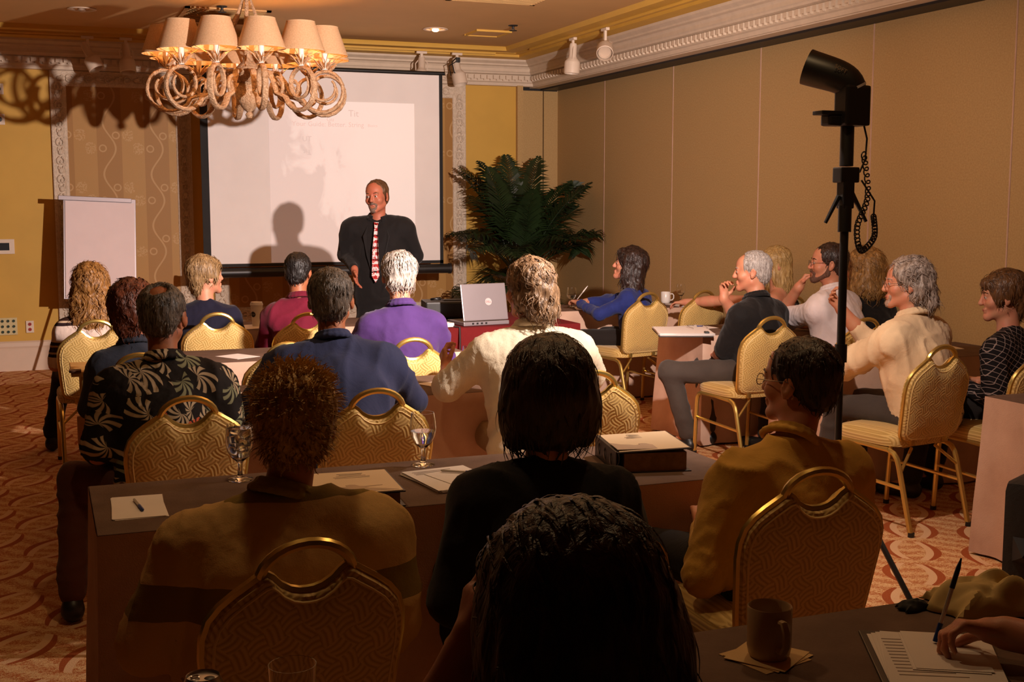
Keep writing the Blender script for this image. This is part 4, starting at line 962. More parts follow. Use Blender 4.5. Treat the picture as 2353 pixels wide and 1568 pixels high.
MB().tube([(-0.1, 0.25, 0.746), (-0.05, 0.10, 0.748), (-0.02, -0.015, 0.745), (-0.03, -0.05, 0.60), (-0.02, -0.06, 0.3), (0.02, -0.07, 0.008), (0.3, -0.2, 0.008)], 0.006, 6).build('cable', BLACK, t)
t = thing('cable_heap', 'dark heap of cables between the white box and the laptop', 'cable', (2.63, 8.36, 0.742))
rr = random.Random(3); P = []
for k in range(60): a = k*0.55; P.append((0.08*math.cos(a)+0.03*rr.uniform(-1, 1), 0.06*math.sin(a*0.9)+0.03*rr.uniform(-1, 1), 0.004+0.022*rr.random()))
MB().tube(P, 0.005, 5).build('wire', BLACK, t)

# ------------------------------------------------------------------ black bag at the right
t = thing('black_bag', 'black quilted wheeled bag standing on the carpet at the right picture edge', 'bag', (3.72, 3.70, 0), R(28))
BAG = m_cloth('black_nylon', (0.016, 0.015, 0.014), 0.6, 0.3, 200)
MB().box((0, 0, 0.27), (0.34, 0.22, 0.50)).build('body', BAG, t, bevel=0.045)
for k in range(4): MB().box((0, -0.118, 0.12+0.085*k), (0.27, 0.02, 0.072)).build('quilt_panel', BAG, t, bevel=0.008)
MB().tube([(-0.15, -0.112, 0.46), (0.15, -0.112, 0.46)], 0.006, 6).build('zip', STEEL, t)
MB().tube([(-0.10, 0, 0.515), (-0.08, 0, 0.56), (0.08, 0, 0.56), (0.10, 0, 0.515)], 0.012, 8).build('handle', BLACK, t)
for s in (-1, 1): MB().lathe([(0.0, -0.012), (0.035, -0.012), (0.038, 0), (0.035, 0.012), (0, 0.012)], 16, (s*0.14, 0.10, 0.038), M=Matrix.Rotation(R(90), 3, 'Y')).build('wheel', BLACK, t)
MB().add([(-0.17, -0.02, 0.2), (-0.17, 0.06, 0.2), (-0.235, 0.0, 0.24), (-0.17, -0.02, 0.30), (-0.17, 0.06, 0.30)], [(0, 1, 2), (3, 4, 2), (0, 2, 3), (1, 4, 2)]).build('strap_tab', BLACKM, t, smooth=False)
# ------------------------------------------------------------------ figures: smooth implicit bodies meshed by surface nets
def rotm(yaw=0, pitch=0, roll=0):
    """head / limb frame: y forward, x right, z up; yaw + turns left, pitch + looks up, roll + tips to the right"""
    return np.array(Matrix.Rotation(R(yaw), 3, 'Z') @ Matrix.Rotation(R(pitch), 3, 'X') @ Matrix.Rotation(R(roll), 3, 'Y'))
class SDF:
    def __init__(s, h): s.h = h; s.p = []; s.sub = []
    def cap(s, a, b, ra, rb=None, k=0.02, flat=None):
        a = np.array(a, float); b = np.array(b, float); rb = ra if rb is None else rb
        m = max(ra, rb)
        s.p.append((np.minimum(a, b)-m, np.maximum(a, b)+m, ('c', a, b, ra, rb), k)); return s
    def ell(s, c, r, M=None, k=0.02):
        c = np.array(c, float); r = np.array(r, float); e = r if M is None else np.abs(M) @ r
        s.p.append((c-e, c+e, ('e', c, r, M), k)); return s
    def cut(s, c, r, M=None, k=0.004):
        c = np.array(c, float); r = np.array(r, float); e = r if M is None else np.abs(M) @ r
        s.sub.append((c-e, c+e, ('e', c, r, M), k)); return s
    def cutbox(s, c, r, M=None, k=0.003):
        c = np.array(c, float); r = np.array(r, float); e = r if M is None else np.abs(M) @ r
        s.sub.append((c-e, c+e, ('b', c, r, M), k)); return s
    def xf(s, Rm, t, sc=1.0):
        """scale, rotate and move all shapes"""
        t = np.array(t, float)
        for L in (s.p, s.sub):
            for i, (lo, hi, g, k) in enumerate(L):
                if g[0] == 'c': L[i] = (lo, hi, ('c', g[1]*sc, g[2]*sc, g[3]*sc, g[4]*sc), k)
                else: L[i] = (lo, hi, (g[0], g[1]*sc, g[2]*sc, g[3]), k)
        for L in (s.p, s.sub):
            for i, (lo, hi, g, k) in enumerate(L):
                if g[0] == 'c':
                    a, b = Rm @ g[1]+t, Rm @ g[2]+t; m = max(g[3], g[4]); L[i] = (np.minimum(a, b)-m, np.maximum(a, b)+m, ('c', a, b, g[3], g[4]), k)
                else:
                    c = Rm @ g[1]+t; M = Rm if g[3] is None else Rm @ g[3]; e = np.abs(M) @ g[2]; L[i] = (c-e, c+e, (g[0], c, g[2], M), k)
        return s
    def mesh(s):
        h = s.h; lo = np.min([p[0] for p in s.p], 0)-4*h; hi = np.max([p[1] for p in s.p], 0)+4*h
        n = np.ceil((hi-lo)/h).astype(int)+1; F = np.full(n, 1.0, np.float32)
        ax = [lo[i]+h*np.arange(n[i], dtype=np.float64) for i in range(3)]
        def ev(g, X, Y, Z):
            if g[0] == 'c':
                a, b, ra, rb = g[1:]; d = b-a; L = max(1e-9, d @ d)
                t = np.clip(((X-a[0])*d[0]+(Y-a[1])*d[1]+(Z-a[2])*d[2])/L, 0, 1)
                return np.sqrt((X-a[0]-t*d[0])**2+(Y-a[1]-t*d[1])**2+(Z-a[2]-t*d[2])**2)-(ra+(rb-ra)*t)
            c, r, M = g[1:]; P = (X-c[0], Y-c[1], Z-c[2])
            if M is not None: P = tuple(M[0, i]*P[0]+M[1, i]*P[1]+M[2, i]*P[2] for i in range(3))
            if g[0] == 'e':
                k0 = np.sqrt((P[0]/r[0])**2+(P[1]/r[1])**2+(P[2]/r[2])**2); k1 = np.sqrt((P[0]/r[0]**2)**2+(P[1]/r[1]**2)**2+(P[2]/r[2]**2)**2)
                return k0*(k0-1)/np.maximum(k1, 1e-6)
            q = [np.abs(P[i])-r[i] for i in range(3)]
            return np.sqrt(sum(np.maximum(v, 0)**2 for v in q))+np.minimum(np.maximum(q[0], np.maximum(q[1], q[2])), 0)
        for mode, L in ((0, s.p), (1, s.sub)):
            for a, b, g, k in L:
                i0 = np.maximum(np.floor((a-lo-k-2*h)/h).astype(int), 0); i1 = np.minimum(np.ceil((b-lo+k+2*h)/h).astype(int)+1, n)
                if np.any(i1 <= i0): continue
                sl = tuple(slice(i0[i], i1[i]) for i in range(3))
                X = ax[0][sl[0]][:, None, None]; Y = ax[1][sl[1]][None, :, None]; Z = ax[2][sl[2]][None, None, :]
                d = ev(g, X, Y, Z).astype(np.float32); f = F[sl]
                if mode == 0:
                    hh = np.clip(0.5+0.5*(f-d)/k, 0, 1); F[sl] = f*(1-hh)+d*hh-k*hh*(1-hh)
                else:
                    d = -d; hh = np.clip(0.5-0.5*(f-d)/k, 0, 1); F[sl] = f*(1-hh)+d*hh+k*hh*(1-hh)
        return nets(F, lo, h)
def nets(F, lo, h):
    S = F < 0; c = np.zeros(np.array(F.shape)-1, np.uint8)
    for i in (0, 1):
        for j in (0, 1):
            for k in (0, 1): c += S[i:F.shape[0]-1+i, j:F.shape[1]-1+j, k:F.shape[2]-1+k]
    act = (c > 0) & (c < 8); I = np.argwhere(act); idx = -np.ones(c.shape, np.int64); idx[act] = np.arange(len(I))
    acc = np.zeros((len(I), 3)); cnt = np.zeros(len(I))
    E = []
    for ax in range(3):
        for u in (0, 1):
            for v in (0, 1):
                a = [0, 0, 0]; o = [q for q in range(3) if q != ax]; a[o[0]] = u; a[o[1]] = v; b = list(a); b[ax] = 1
                E.append((a, b))
    for a, b in E:
        A = I+np.array(a); B = I+np.array(b); fa = F[A[:, 0], A[:, 1], A[:, 2]]; fb = F[B[:, 0], B[:, 1], B[:, 2]]
        m = (fa < 0) != (fb < 0); t = np.where(m, fa/np.where(m, fa-fb, 1), 0)
        acc += np.where(m[:, None], np.array(a)+t[:, None]*(np.array(b)-np.array(a)), 0); cnt += m
    V = lo+h*(I+acc/cnt[:, None]); Q = []
    for ax in range(3):
        o = [q for q in range(3) if q != ax]
        s0 = [slice(1, F.shape[q]-1) for q in range(3)]; s0[ax] = slice(0, F.shape[ax]-1); s1 = list(s0); s1[ax] = slice(1, F.shape[ax])
        m = S[tuple(s0)] != S[tuple(s1)]; base = np.argwhere(m)
        for q in range(3):
            if q != ax: base[:, q] += 1
        fl = S[base[:, 0], base[:, 1], base[:, 2]]
        def cell(du, dv):
            b = base.copy(); b[:, o[0]] -= du; b[:, o[1]] -= dv; return idx[b[:, 0], b[:, 1], b[:, 2]]
        q4 = np.stack([cell(0, 0), cell(1, 0), cell(1, 1), cell(0, 1)], 1)
        flip = fl if ax != 1 else ~fl
        q4[~flip] = q4[~flip][:, ::-1]; Q.append(q4)
    Q = np.concatenate(Q); Q = Q[(Q >= 0).all(1)]
    return V, Q
def vnormals(V, Q):
    n = np.cross(V[Q[:, 2]]-V[Q[:, 0]], V[Q[:, 3]]-V[Q[:, 1]]); N = np.zeros_like(V)
    for k in range(4): np.add.at(N, Q[:, k], n)
    return N/np.maximum(np.linalg.norm(N, axis=1), 1e-9)[:, None]
def wav(P, seed, freq, n=6):
    """smooth pseudo noise, about -1..1"""
    r = np.random.RandomState(seed); D = r.normal(size=(n, 3)); D /= np.linalg.norm(D, axis=1)[:, None]; f = freq*r.uniform(0.6, 1.5, n); p = r.uniform(0, 6.28, n)
    x = (P @ D.T)*f+p; return np.sin(x+0.7*np.sin(x[:, ::-1]*0.8)).mean(1)*1.6
def to_obj(name, parts, mat, parent):
    """parts: list of (V, Q) patches -> one mesh object"""
    off = 0; VV = []; QQ = []
    for V, Q in parts: VV.append(V); QQ.append(Q+off); off += len(V)
    V = np.concatenate(VV); Q = np.concatenate(QQ); me = bpy.data.meshes.new(name)
    me.vertices.add(len(V)); me.vertices.foreach_set('co', V.astype(np.float32).ravel())
    me.loops.add(Q.size); me.loops.foreach_set('vertex_index', Q.astype(np.int32).ravel())
    me.polygons.add(len(Q)); me.polygons.foreach_set('loop_start', np.arange(0, Q.size, 4, dtype=np.int32)); me.polygons.foreach_set('loop_total', np.full(len(Q), 4, np.int32))
    me.polygons.foreach_set('use_smooth', np.ones(len(Q), bool)); me.update(calc_edges=True); me.validate()
    me.materials.append(mat); o = bpy.data.objects.new(name, me); link(o, parent); return o

# ---- head, in its own frame (origin between the ears)
def head_sdf(h, sx=1.0, face=1.0, full=True, jaw=1.0):
    s = SDF(h)
    s.ell((0, -0.014, 0.040), (0.0755*sx, 0.096, 0.083))
    s.ell((0, 0.030, -0.030), (0.062*sx, 0.066, 0.082), k=0.03)
    s.ell((0, 0.045, 0.045), (0.060*sx, 0.052, 0.055), k=0.03)
    if full:
        s.cap((-0.050*sx*jaw, 0.005, -0.060), (-0.012, 0.078, -0.100), 0.022, 0.020, 0.02); s.cap((0.050*sx*jaw, 0.005, -0.060), (0.012, 0.078, -0.100), 0.022, 0.020, 0.02)
        s.ell((0, 0.080, -0.100), (0.024, 0.020, 0.020), k=0.015)
        s.cap((0, 0.096, 0.016), (0, 0.114, -0.026), 0.0085, 0.0115, 0.010); s.ell((0, 0.110, -0.030), (0.0165, 0.013, 0.0095), k=0.008)
        s.cap((-0.036, 0.086, 0.024), (0.036, 0.086, 0.024), 0.012, 0.012, 0.012)
        for q in (-1, 1):
            s.ell((q*0.042*sx, 0.062, -0.026), (0.026, 0.028, 0.026), k=0.02)
            s.cut((q*0.032, 0.107, 0.004), (0.017, 0.014, 0.0115), k=0.010)
            s.ell((q*0.032, 0.0855, 0.004), (0.0125, 0.0125, 0.0125), k=0.003); s.ell((q*0.032, 0.0875, 0.0105), (0.0155, 0.0135, 0.0065), k=0.004); s.ell((q*0.032, 0.0865, -0.0045), (0.0140, 0.0120, 0.0050), k=0.004)
            s.cap((q*0.044, 0.092, 0.0135), (q*0.020, 0.100, 0.0140), 0.0030, 0.0035, 0.004)
        s.cap((-0.020, 0.094, -0.0600), (0.020, 0.094, -0.0600), 0.0068, 0.0068, 0.006); s.cap((-0.016, 0.093, -0.0715), (0.016, 0.093, -0.0715), 0.0082, 0.0082, 0.006)
        s.cut((0, 0.106, -0.0655), (0.024, 0.011, 0.0018), k=0.003)
    for q in (-1, 1):
        E = np.array(Matrix.Rotation(R(-q*22), 3, 'Z') @ Matrix.Rotation(R(12), 3, 'X'))
        s.ell((q*0.082*sx, -0.010, -0.004), (0.0085, 0.021, 0.033), E, k=0.006); s.ell((q*0.080*sx, -0.002, -0.030), (0.008, 0.010, 0.012), E, k=0.006)
        s.cut((q*0.090*sx, -0.004, 0.0), (0.006, 0.010, 0.018), E, k=0.004)
    return s
# ---- a hand: wrist at origin, fingers along +y, palm faces -z, thumb on +x side (mirror with mx=-1)
def hand_prims(s, Rm, o, mx=1, curl=0.4, spread=0.10, point=None, thumb=0.5, sc=1.0):
    o = np.array(o, float); T = lambda p: Rm @ (np.array(p, float)*np.array([mx, 1, 1])*sc)+o
    s.cap(T((0, -0.01, 0)), T((0.004, 0.035, 0)), 0.024*sc, 0.026*sc, 0.012)
    for x in (-0.026, -0.009, 0.009, 0.026): s.cap(T((x*0.6, 0.03, 0.0)), T((x, 0.088, 0.002)), 0.015*sc, 0.0115*sc, 0.010)
    L = {-0.030: (0.030, 0.020, 0.016), -0.010: (0.040, 0.026, 0.018), 0.010: (0.044, 0.028, 0.019), 0.029: (0.039, 0.024, 0.018)}
    for i, (x, segs) in enumerate(L.items()):
        c = curl if point is None or i not in point else point[i]
        p = np.array((x*0.92, 0.088, 0.002)); an = 0.0; yaw = (x/0.03)*spread; r = 0.0092 if i else 0.0082
        for j, l in enumerate(segs):
            an += c*(1.15, 1.35, 0.95)[j]
            q = p+l*np.array((math.sin(yaw)*math.cos(an), math.cos(yaw)*math.cos(an), -math.sin(an)))
            s.cap(T(p), T(q), r*sc, r*0.9*sc, 0.0045); p = q; r *= 0.9
    p = np.array((0.022, 0.022, -0.004)); d = [np.array((0.80, 0.58, -0.25)), np.array((0.45, 0.82, -0.35-0.3*thumb)), np.array((0.15-0.3*thumb, 0.88, -0.30-0.5*thumb))]
    r = 0.0135
    for j, l in enumerate((0.032, 0.030, 0.024)):
        v = d[j]/np.linalg.norm(d[j]); q = p+l*v; s.cap(T(p), T(q), r*sc, r*0.86*sc, 0.006); p = q; r *= 0.86
    return s
def frame(d, n):
    """rotation with y along d and -z along the palm direction n"""
    d = np.array(d, float); d /= np.linalg.norm(d); n = np.array(n, float); z = -(n-d*(n @ d)); z /= np.linalg.norm(z); x = np.cross(d, z); return np.stack([x, d, z], 1)

# ---- hair
def hair_sdf(style, h, sx=1.0):
    s = SDF(h); W = 0.083*sx
    def cap(ex=0.0, back=0.0): s.ell((0, -0.020-back*0.4, 0.043+ex*0.3), (W+ex, 0.104+ex+back*0.5, 0.089+ex), k=0.02)
    if style in ('short', 'buzz', 'bald_spot', 'receding', 'grey_flow', 'spiky'):
        ex = {'short': 0.006, 'buzz': 0.002, 'bald_spot': 0.004, 'receding': 0.004, 'grey_flow': 0.010, 'spiky': 0.016}[style]
        cap(ex); s.ell((0, -0.070, -0.020), (0.066*sx+ex, 0.042+ex, 0.055+ex), k=0.03)
        s.cut((0, 0.112, -0.045), (0.085, 0.080, 0.112), k=0.012)
        if style == 'receding': s.cut((0, 0.115, 0.075), (0.066, 0.095, 0.050), k=0.012)
        for q in (-1, 1): s.cut((q*0.092*sx, 0.010, -0.035), (0.030, 0.034, 0.052), k=0.008)
        s.cutbox((0, 0.0, -0.145), (0.15, 0.15, 0.075), np.array(Matrix.Rotation(R(8), 3, 'X')), k=0.01)
        if style == 'bald_spot': s.cut((0.0, -0.075, 0.128), (0.046, 0.050, 0.040), np.array(Matrix.Rotation(R(35), 3, 'X')), k=0.01)
    elif style == 'mullet':       # grey curls over the collar, high forehead
        cap(0.012); s.ell((0, -0.095, -0.030), (0.082, 0.050, 0.085), k=0.03); s.ell((0, -0.105, -0.095), (0.075, 0.045, 0.045), k=0.03)
        for q in (-1, 1): s.ell((q*0.070, -0.045, -0.035), (0.030, 0.045, 0.060), k=0.02)
        s.cut((0, 0.118, -0.035), (0.088, 0.088, 0.125), k=0.012); s.cut((0, 0.118, 0.075), (0.052, 0.072, 0.050), k=0.012)
        for q in (-1, 1): s.cut((q*0.094, 0.008, -0.035), (0.030, 0.030, 0.044), k=0.006)
        s.cut((0, 0.0, -0.140), (0.07, 0.075, 0.07), k=0.01)
    elif style == 'bowl':         # short woman's cut, covers the ears' tops, tapered nape
        cap(0.014); s.ell((0, -0.080, -0.015), (0.072, 0.045, 0.070), k=0.03); s.ell((0, -0.075, -0.075), (0.052, 0.035, 0.045), k=0.03)
        for q in (-1, 1): s.ell((q*0.068, 0.012, 0.000), (0.026, 0.050, 0.050), k=0.02)
        s.ell((0, 0.070, 0.070), (0.062, 0.040, 0.036), k=0.02)
        s.cut((0, 0.128, -0.055), (0.082, 0.072, 0.108), k=0.012)
        for q in (-1, 1): s.cut((q*0.095, 0.004, -0.052), (0.034, 0.036, 0.040), k=0.008)
    elif style == 'tousled':      # auburn, wide on top, flicked nape
        cap(0.022); s.ell((0, -0.085, -0.010), (0.085, 0.048, 0.085), k=0.03); s.ell((0, -0.080, -0.085), (0.062, 0.036, 0.060), k=0.03)
        for q in (-1, 1): s.ell((q*0.074, -0.01, 0.005), (0.034, 0.055, 0.060), k=0.02)
        s.cut((0, 0.128, -0.055), (0.080, 0.075, 0.105), k=0.012)
    elif style == 'bob':          # chin length smooth bob
        cap(0.034); s.ell((0, -0.060, -0.030), (0.122, 0.084, 0.118), k=0.05)
        for q in (-1, 1): s.ell((q*0.096, -0.010, -0.046), (0.036, 0.074, 0.100), k=0.04)
        s.ell((0, 0.066, 0.072), (0.062, 0.034, 0.030), k=0.02)
        s.cut((0, 0.128, -0.060), (0.070, 0.080, 0.115), k=0.012); s.cutbox((0, 0, -0.24), (0.2, 0.2, 0.09), k=0.03)
    elif style in ('long', 'long_curly', 'shoulder', 'long_fair'):
        ex = 0.020 if style != 'long_fair' else 0.012
        cap(ex); dn = {'long': -0.20, 'long_curly': -0.25, 'shoulder': -0.15, 'long_fair': -0.20}[style]; w = {'long': 0.100, 'long_curly': 0.112, 'shoulder': 0.108, 'long_fair': 0.085}[style]
        s.ell((0, -0.072, dn*0.35), (w, 0.066, abs(dn)*0.62+0.05), k=0.03); s.ell((0, -0.088, dn*0.78), (w*0.98, 0.058, abs(dn)*0.40), k=0.03)
        for q in (-1, 1): s.ell((q*(w-0.026), -0.015, dn*0.30), (0.030, 0.060, abs(dn)*0.55), k=0.02); s.ell((q*(w-0.024), -0.040, dn*0.75), (0.032, 0.055, abs(dn)*0.38), k=0.02)
        if style == 'long': s.ell((0, 0.070, 0.090), (0.062, 0.036, 0.032), k=0.02)
        s.cut((0, 0.122, -0.060), (0.071, 0.090, 0.125), k=0.012); s.cut((0, 0.06, -0.20), (0.060, 0.09, 0.10), k=0.012)
    return s
STRAND = dict(short=(520, 0.035, 0.10, 0.0), buzz=(0, 0, 0, 0), bald_spot=(420, 0.026, 0.05, 0.0), receding=(420, 0.032, 0.08, 0.0), grey_flow=(620, 0.060, 0.06, 0.012), spiky=(1500, 0.030, 0.80, 0.010),
    mullet=(620, 0.065, 0.14, 0.030), bowl=(560, 0.060, 0.05, 0.006), tousled=(620, 0.065, 0.12, 0.024), bob=(420, 0.080, 0.0, 0.002), long=(620, 0.110, 0.05, 0.022), long_curly=(760, 0.110, 0.10, 0.050), shoulder=(600, 0.100, 0.06, 0.034), long_fair=(500, 0.110, 0.02, 0.008))
HC = np.array([0, -0.02, 0.043]); HR_ = np.array([0.083, 0.104, 0.089])
def strands(V, N, style, seed, fine=1.0):
    """tapered locks lying on the hair mass, following it downwards, lifting at the tips"""
    n, L, lift, curl = STRAND[style]; n = int(n*fine)
    if n == 0: return None
    r = np.random.RandomState(seed); pick = r.choice(len(V), min(n, len(V)), False); vs = []; fs = []
    for q in pick:
        p = V[q].copy(); nn = N[q]
        if nn[1] > 0.75 and p[2] < 0.03: continue
        g = np.array([0, -0.35*(p[2] > 0.02), -1.0]) if p[2] < 0.105 else np.array([nn[0]*1.2, -0.8+nn[1]*0.4, -0.1])
        if p[1] > 0.03 and p[2] > 0.04: g = np.array([nn[0]*0.6+0.2*r.normal(), 0.3*r.normal()-0.5, -0.25])
        d = g-nn*(g @ nn); d += r.normal(size=3)*0.22; d /= np.linalg.norm(d)+1e-9
        d = d*(1-lift)+nn*lift; d /= np.linalg.norm(d)+1e-9
        side = np.cross(nn, d); side /= np.linalg.norm(side)+1e-9
        l = L*r.uniform(0.6, 1.15); ph = r.uniform(0, 6.28); w0 = r.uniform(0.0022, 0.0042); S = 5; b = len(vs); P = p-nn*0.003; up = nn
        for i in range(S+1):
            t = i/S; c = P+side*curl*0.45*math.sin(ph+t*5.5)*(0.3+t)+nn*(0.004*math.sin(math.pi*t)+curl*0.25*math.cos(ph+t*5.5)*t)
            w = w0*(1-0.85*t)
            vs += [c+side*w, c+up*w*0.8, c-side*w]
            if P[2] > 0.0 and lift < 0.5:      # stay on the crown's curve
                rel = (P-HC)/HR_; k = np.linalg.norm(rel)
                if i == 0: k0 = max(k, 0.9)
                if i and k > k0*(1+lift*0.5*t+0.01): P = HC+(P-HC)*(k0*(1+lift*0.5*t+0.01)/k)
                nn = rel/HR_; nn = nn/np.linalg.norm(nn); d = d-nn*(d @ nn)*0.9; d /= np.linalg.norm(d)+1e-9
            P = P+d*(l/S); d = d+np.array([0, 0, -0.10 if lift < 0.5 else -0.02])-nn*(0.10 if lift < 0.5 else 0.0)*(l/0.06)*0.6; d /= np.linalg.norm(d)
        for i in range(S):
            for k in range(2): a = b+i*3+k; fs.append((a, a+1, a+4, a+3))
    return np.array(vs), np.array(fs)

SKINS = {'fair': m_skin('fair_skin', srgb(198, 142, 110), srgb(206, 132, 106)), 'ruddy': m_skin('ruddy_skin', srgb(194, 136, 104), srgb(200, 124, 96)), 'worn': m_skin('worn_skin', srgb(164, 102, 76), srgb(172, 92, 70)),
         'tan': m_skin('tan_skin', srgb(166, 108, 74), srgb(174, 100, 70))}
EYEW = simple('eye_white', srgb(176, 156, 146), 0.4, vary=0.02); EYEI = simple('eye_iris', srgb(52, 38, 28), 0.2)
LIP = simple('lip_skin', srgb(176, 96, 84), 0.45); WIRE = simple('glasses_wire', (0.30, 0.26, 0.22), 0.3, 0.8)

def glasses(hp, M, t):
    def W(p): return Vector(M @ np.array(p, float)+hp)
    g = None; mb = MB()
    for q in (-1, 1): mb.tube([W((q*0.033+0.023*math.cos(a), 0.1165-0.004*abs(math.cos(a)), 0.000+0.017*math.sin(a))) for a in [k*0.524 for k in range(12)]], 0.0015, 5, closed=True)
    mb.tube([W((-0.012, 0.117, 0.006)), W((0, 0.120, 0.009)), W((0.012, 0.117, 0.006))], 0.0015, 5)
    for q in (-1, 1): mb.tube([W((q*0.056, 0.113, 0.004)), W((q*0.080, 0.05, 0.008)), W((q*0.086, -0.01, 0.012)), W((q*0.084, -0.030, -0.008))], 0.0015, 5)
    return mb.build('eyeglasses', WIRE, t)

def person(label, head, rot=0, lean=12, zt=1.30, w=1.0, deep=1.0, hyaw=0, hpitch=0, hroll=0, hair='short', hcol=None, skin='fair', shirt=None, shirt_m=None, trousers_m=None, sleeves='short',
           arms='table', armL=None, armR=None, full=True, hs=1.0, legs='under', collar=True, fine=True, glass=False, beard=None, standing=False, shoe_m=None, handL=None, handR=None, seed=1, twist=0, group=None,
           hairseed=None, collar_m=None, pad=0.0, hx=0.0, sdepth=0.0, extra_hair=None, skirtless=False, bareshoulder=False, sh_w=0.185, kneeL=None, kneeR=None, footL=None, footR=None, fold=1.0, loose=0.0, hsx=1.0):
    """head = world (x, y) of the head centre; the hips follow from lean and facing"""
    hipz = 0.56 if not standing else 0.92
    shz = zt-0.372*hs
    dy = math.tan(R(lean))*(shz-hipz); hdy = dy+0.045*hs
    c, s_ = math.cos(R(rot)), math.sin(R(rot)); rx, ry = head[0]+s_*hdy-c*hx, head[1]-c*hdy-s_*hx
    t = thing('person', label, 'person', (rx, ry, 0), R(rot), group)
    hp = np.array([hx, hdy, zt-0.123*hs]); HR = rotm(hyaw, hpitch, hroll); HM = HR*hs
    sk = SKINS[skin]; HU = HM
    tw = R(twist); ct, st = math.cos(tw), math.sin(tw)
    shc = np.array([hx*0.45, dy, shz]); S = {-1: shc+np.array([-sh_w*w*ct, -sh_w*w*st, pad]), 1: shc+np.array([sh_w*w*ct, sh_w*w*st, pad])}
    hipc = np.array([0, 0, hipz]); nb = shc+np.array([0, 0.012, 0.082]); neck_top = hp+HU @ np.array([0, -0.020, -0.055])
    u = (shc-hipc); L = np.linalg.norm(u); u = u/L
    PRE = {'table': ((0.245, dy+0.045, shz-0.235), (0.14, dy+0.265, 0.80)), 'lap': ((0.235, dy*0.8-0.03, shz-0.265), (0.13, 0.22, 0.645)), 'wide': ((0.285, dy+0.07, shz-0.215), (0.19, dy+0.27, 0.80))}
    AR = {}
    for q, a in ((-1, armL), (1, armR)):
        a = a or PRE[arms]; 
        if a[0] == 'w':      # elbow and wrist given in the room's coordinates
            wl = lambda p: np.array([(p[0]-rx)*c+(p[1]-ry)*s_, -(p[0]-rx)*s_+(p[1]-ry)*c, p[2]])
            AR[q] = (wl(a[1]), wl(a[2])); continue
        if a is PRE.get(arms): e, wr = np.array(a[0])*np.array([q*w if True else 1, 1, 1]), np.array(a[1])*np.array([q, 1, 1])
        else: e, wr = np.array(a[0], float), np.array(a[1], float)
        AR[q] = (e, wr)
    # ---------- body: one skin mesh (coarse torso and legs, finer head and hands)
    def torso(sd, g, low=True):
        sd.ell(hipc+np.array([0, -0.015, -0.02]), ((0.165*w+g), (0.125*deep+g), 0.125+g), k=0.06)
        m1 = hipc+u*L*0.30; m2 = hipc+u*L*0.66
        A = np.array(Matrix.Rotation(-math.atan2(u[1], u[2]), 3, 'X')) @ np.array(Matrix.Rotation(tw*0.7, 3, 'Z'))
        sd.ell(m1+np.array([0, 0.005, 0]), (0.160*w+g, 0.122*deep+g, L*0.34+g), A, k=0.07)
        sd.ell(m2, (0.178*w+g, 0.118*deep+g, L*0.38+g), A, k=0.07)
        sd.cap(S[-1]*0.86+shc*0.14+np.array([0, -0.005, -0.035]), S[1]*0.86+shc*0.14+np.array([0, -0.005, -0.035]), 0.062+g, 0.062+g, 0.06)
        for q in (-1, 1): sd.cap(nb+np.array([q*0.028, -0.016, -0.030]), S[q]*0.8+shc*0.2+np.array([0, -0.01, 0.0]), 0.040+g*0.8, 0.046+g, 0.06)
    bd = SDF(0.022); torso(bd, -0.014)
    bd.cap(nb-np.array([0, 0, 0.06]), neck_top, 0.052*hs, 0.050*hs, 0.02)
    if not standing:
        KN = {-1: np.array(kneeL[-3:] if kneeL else (-0.13, 0.44, 0.53)), 1: np.array(kneeR if kneeR else (0.13, 0.44, 0.53))}
        FT = {-1: np.array(footL[-3:] if footL else (-0.13, 0.50, 0.09)), 1: np.array(footR if footR else (0.13, 0.50, 0.09))}
        HP = {q: np.array([q*0.095, 0.0, hipz-0.02]) for q in (-1, 1)}
        wl = lambda p: np.array([(p[0]-rx)*c+(p[1]-ry)*s_, -(p[0]-rx)*s_+(p[1]-ry)*c, p[2]])
        if kneeL and len(kneeL) == 4: KN[-1] = wl(kneeL[1:])
        if footL and len(footL) == 4: FT[-1] = wl(footL[1:])
    else:
        HP = {q: np.array([q*0.095, 0.0, hipz-0.04]) for q in (-1, 1)}; KN = {q: np.array([q*0.11, 0.01, 0.50]) for q in (-1, 1)}; FT = {q: np.array([q*0.13, 0.0, 0.09]) for q in (-1, 1)}
    for q in (-1, 1):
        e, wr = AR[q]; bd.cap(S[q]+np.array([0, 0, -0.03]), e, 0.044, 0.036, 0.03); bd.cap(e, wr, 0.036, 0.024, 0.02)
        bd.cap(HP[q], KN[q], 0.065, 0.048, 0.04); bd.cap(KN[q], FT[q], 0.046, 0.032, 0.03); bd.cap(FT[q], FT[q]+np.array([0, 0.12, -0.04]), 0.03, 0.022, 0.02)
    patches = [bd.mesh()]
    hd = head_sdf(0.0052 if fine else 0.008, hsx, full=full); hd.xf(HR, hp, hs)
    if bareshoulder:
        torso(hd, -0.008); 
    hd.cap(nb+np.array([0, -0.005, -0.05]), neck_top, 0.060*hs*(0.92+0.08*w), 0.053*hs, 0.03)
    patches.append(hd.mesh())
    for q in (-1, 1):
        e, wr = AR[q]; hh = SDF(0.0048 if fine else 0.007); 
        prm = dict((handL if q < 0 else handR) or {}); d = np.array(prm.pop('d', None) if 'd' in prm else (wr-e)); n_ = prm.pop('n', (0, 0, -1)); prm.setdefault('curl', 0.35)
        if abs(np.dot(d/np.linalg.norm(d), np.array(n_)/np.linalg.norm(n_))) > 0.95: n_ = (0, 1, 0)
        hand_prims(hh, frame(d, n_), wr, mx=prm.pop('mx', -1 if q > 0 else 1), sc=prm.pop('sc', 1.0)*(0.95 if w > 0.95 else 0.88), **prm)
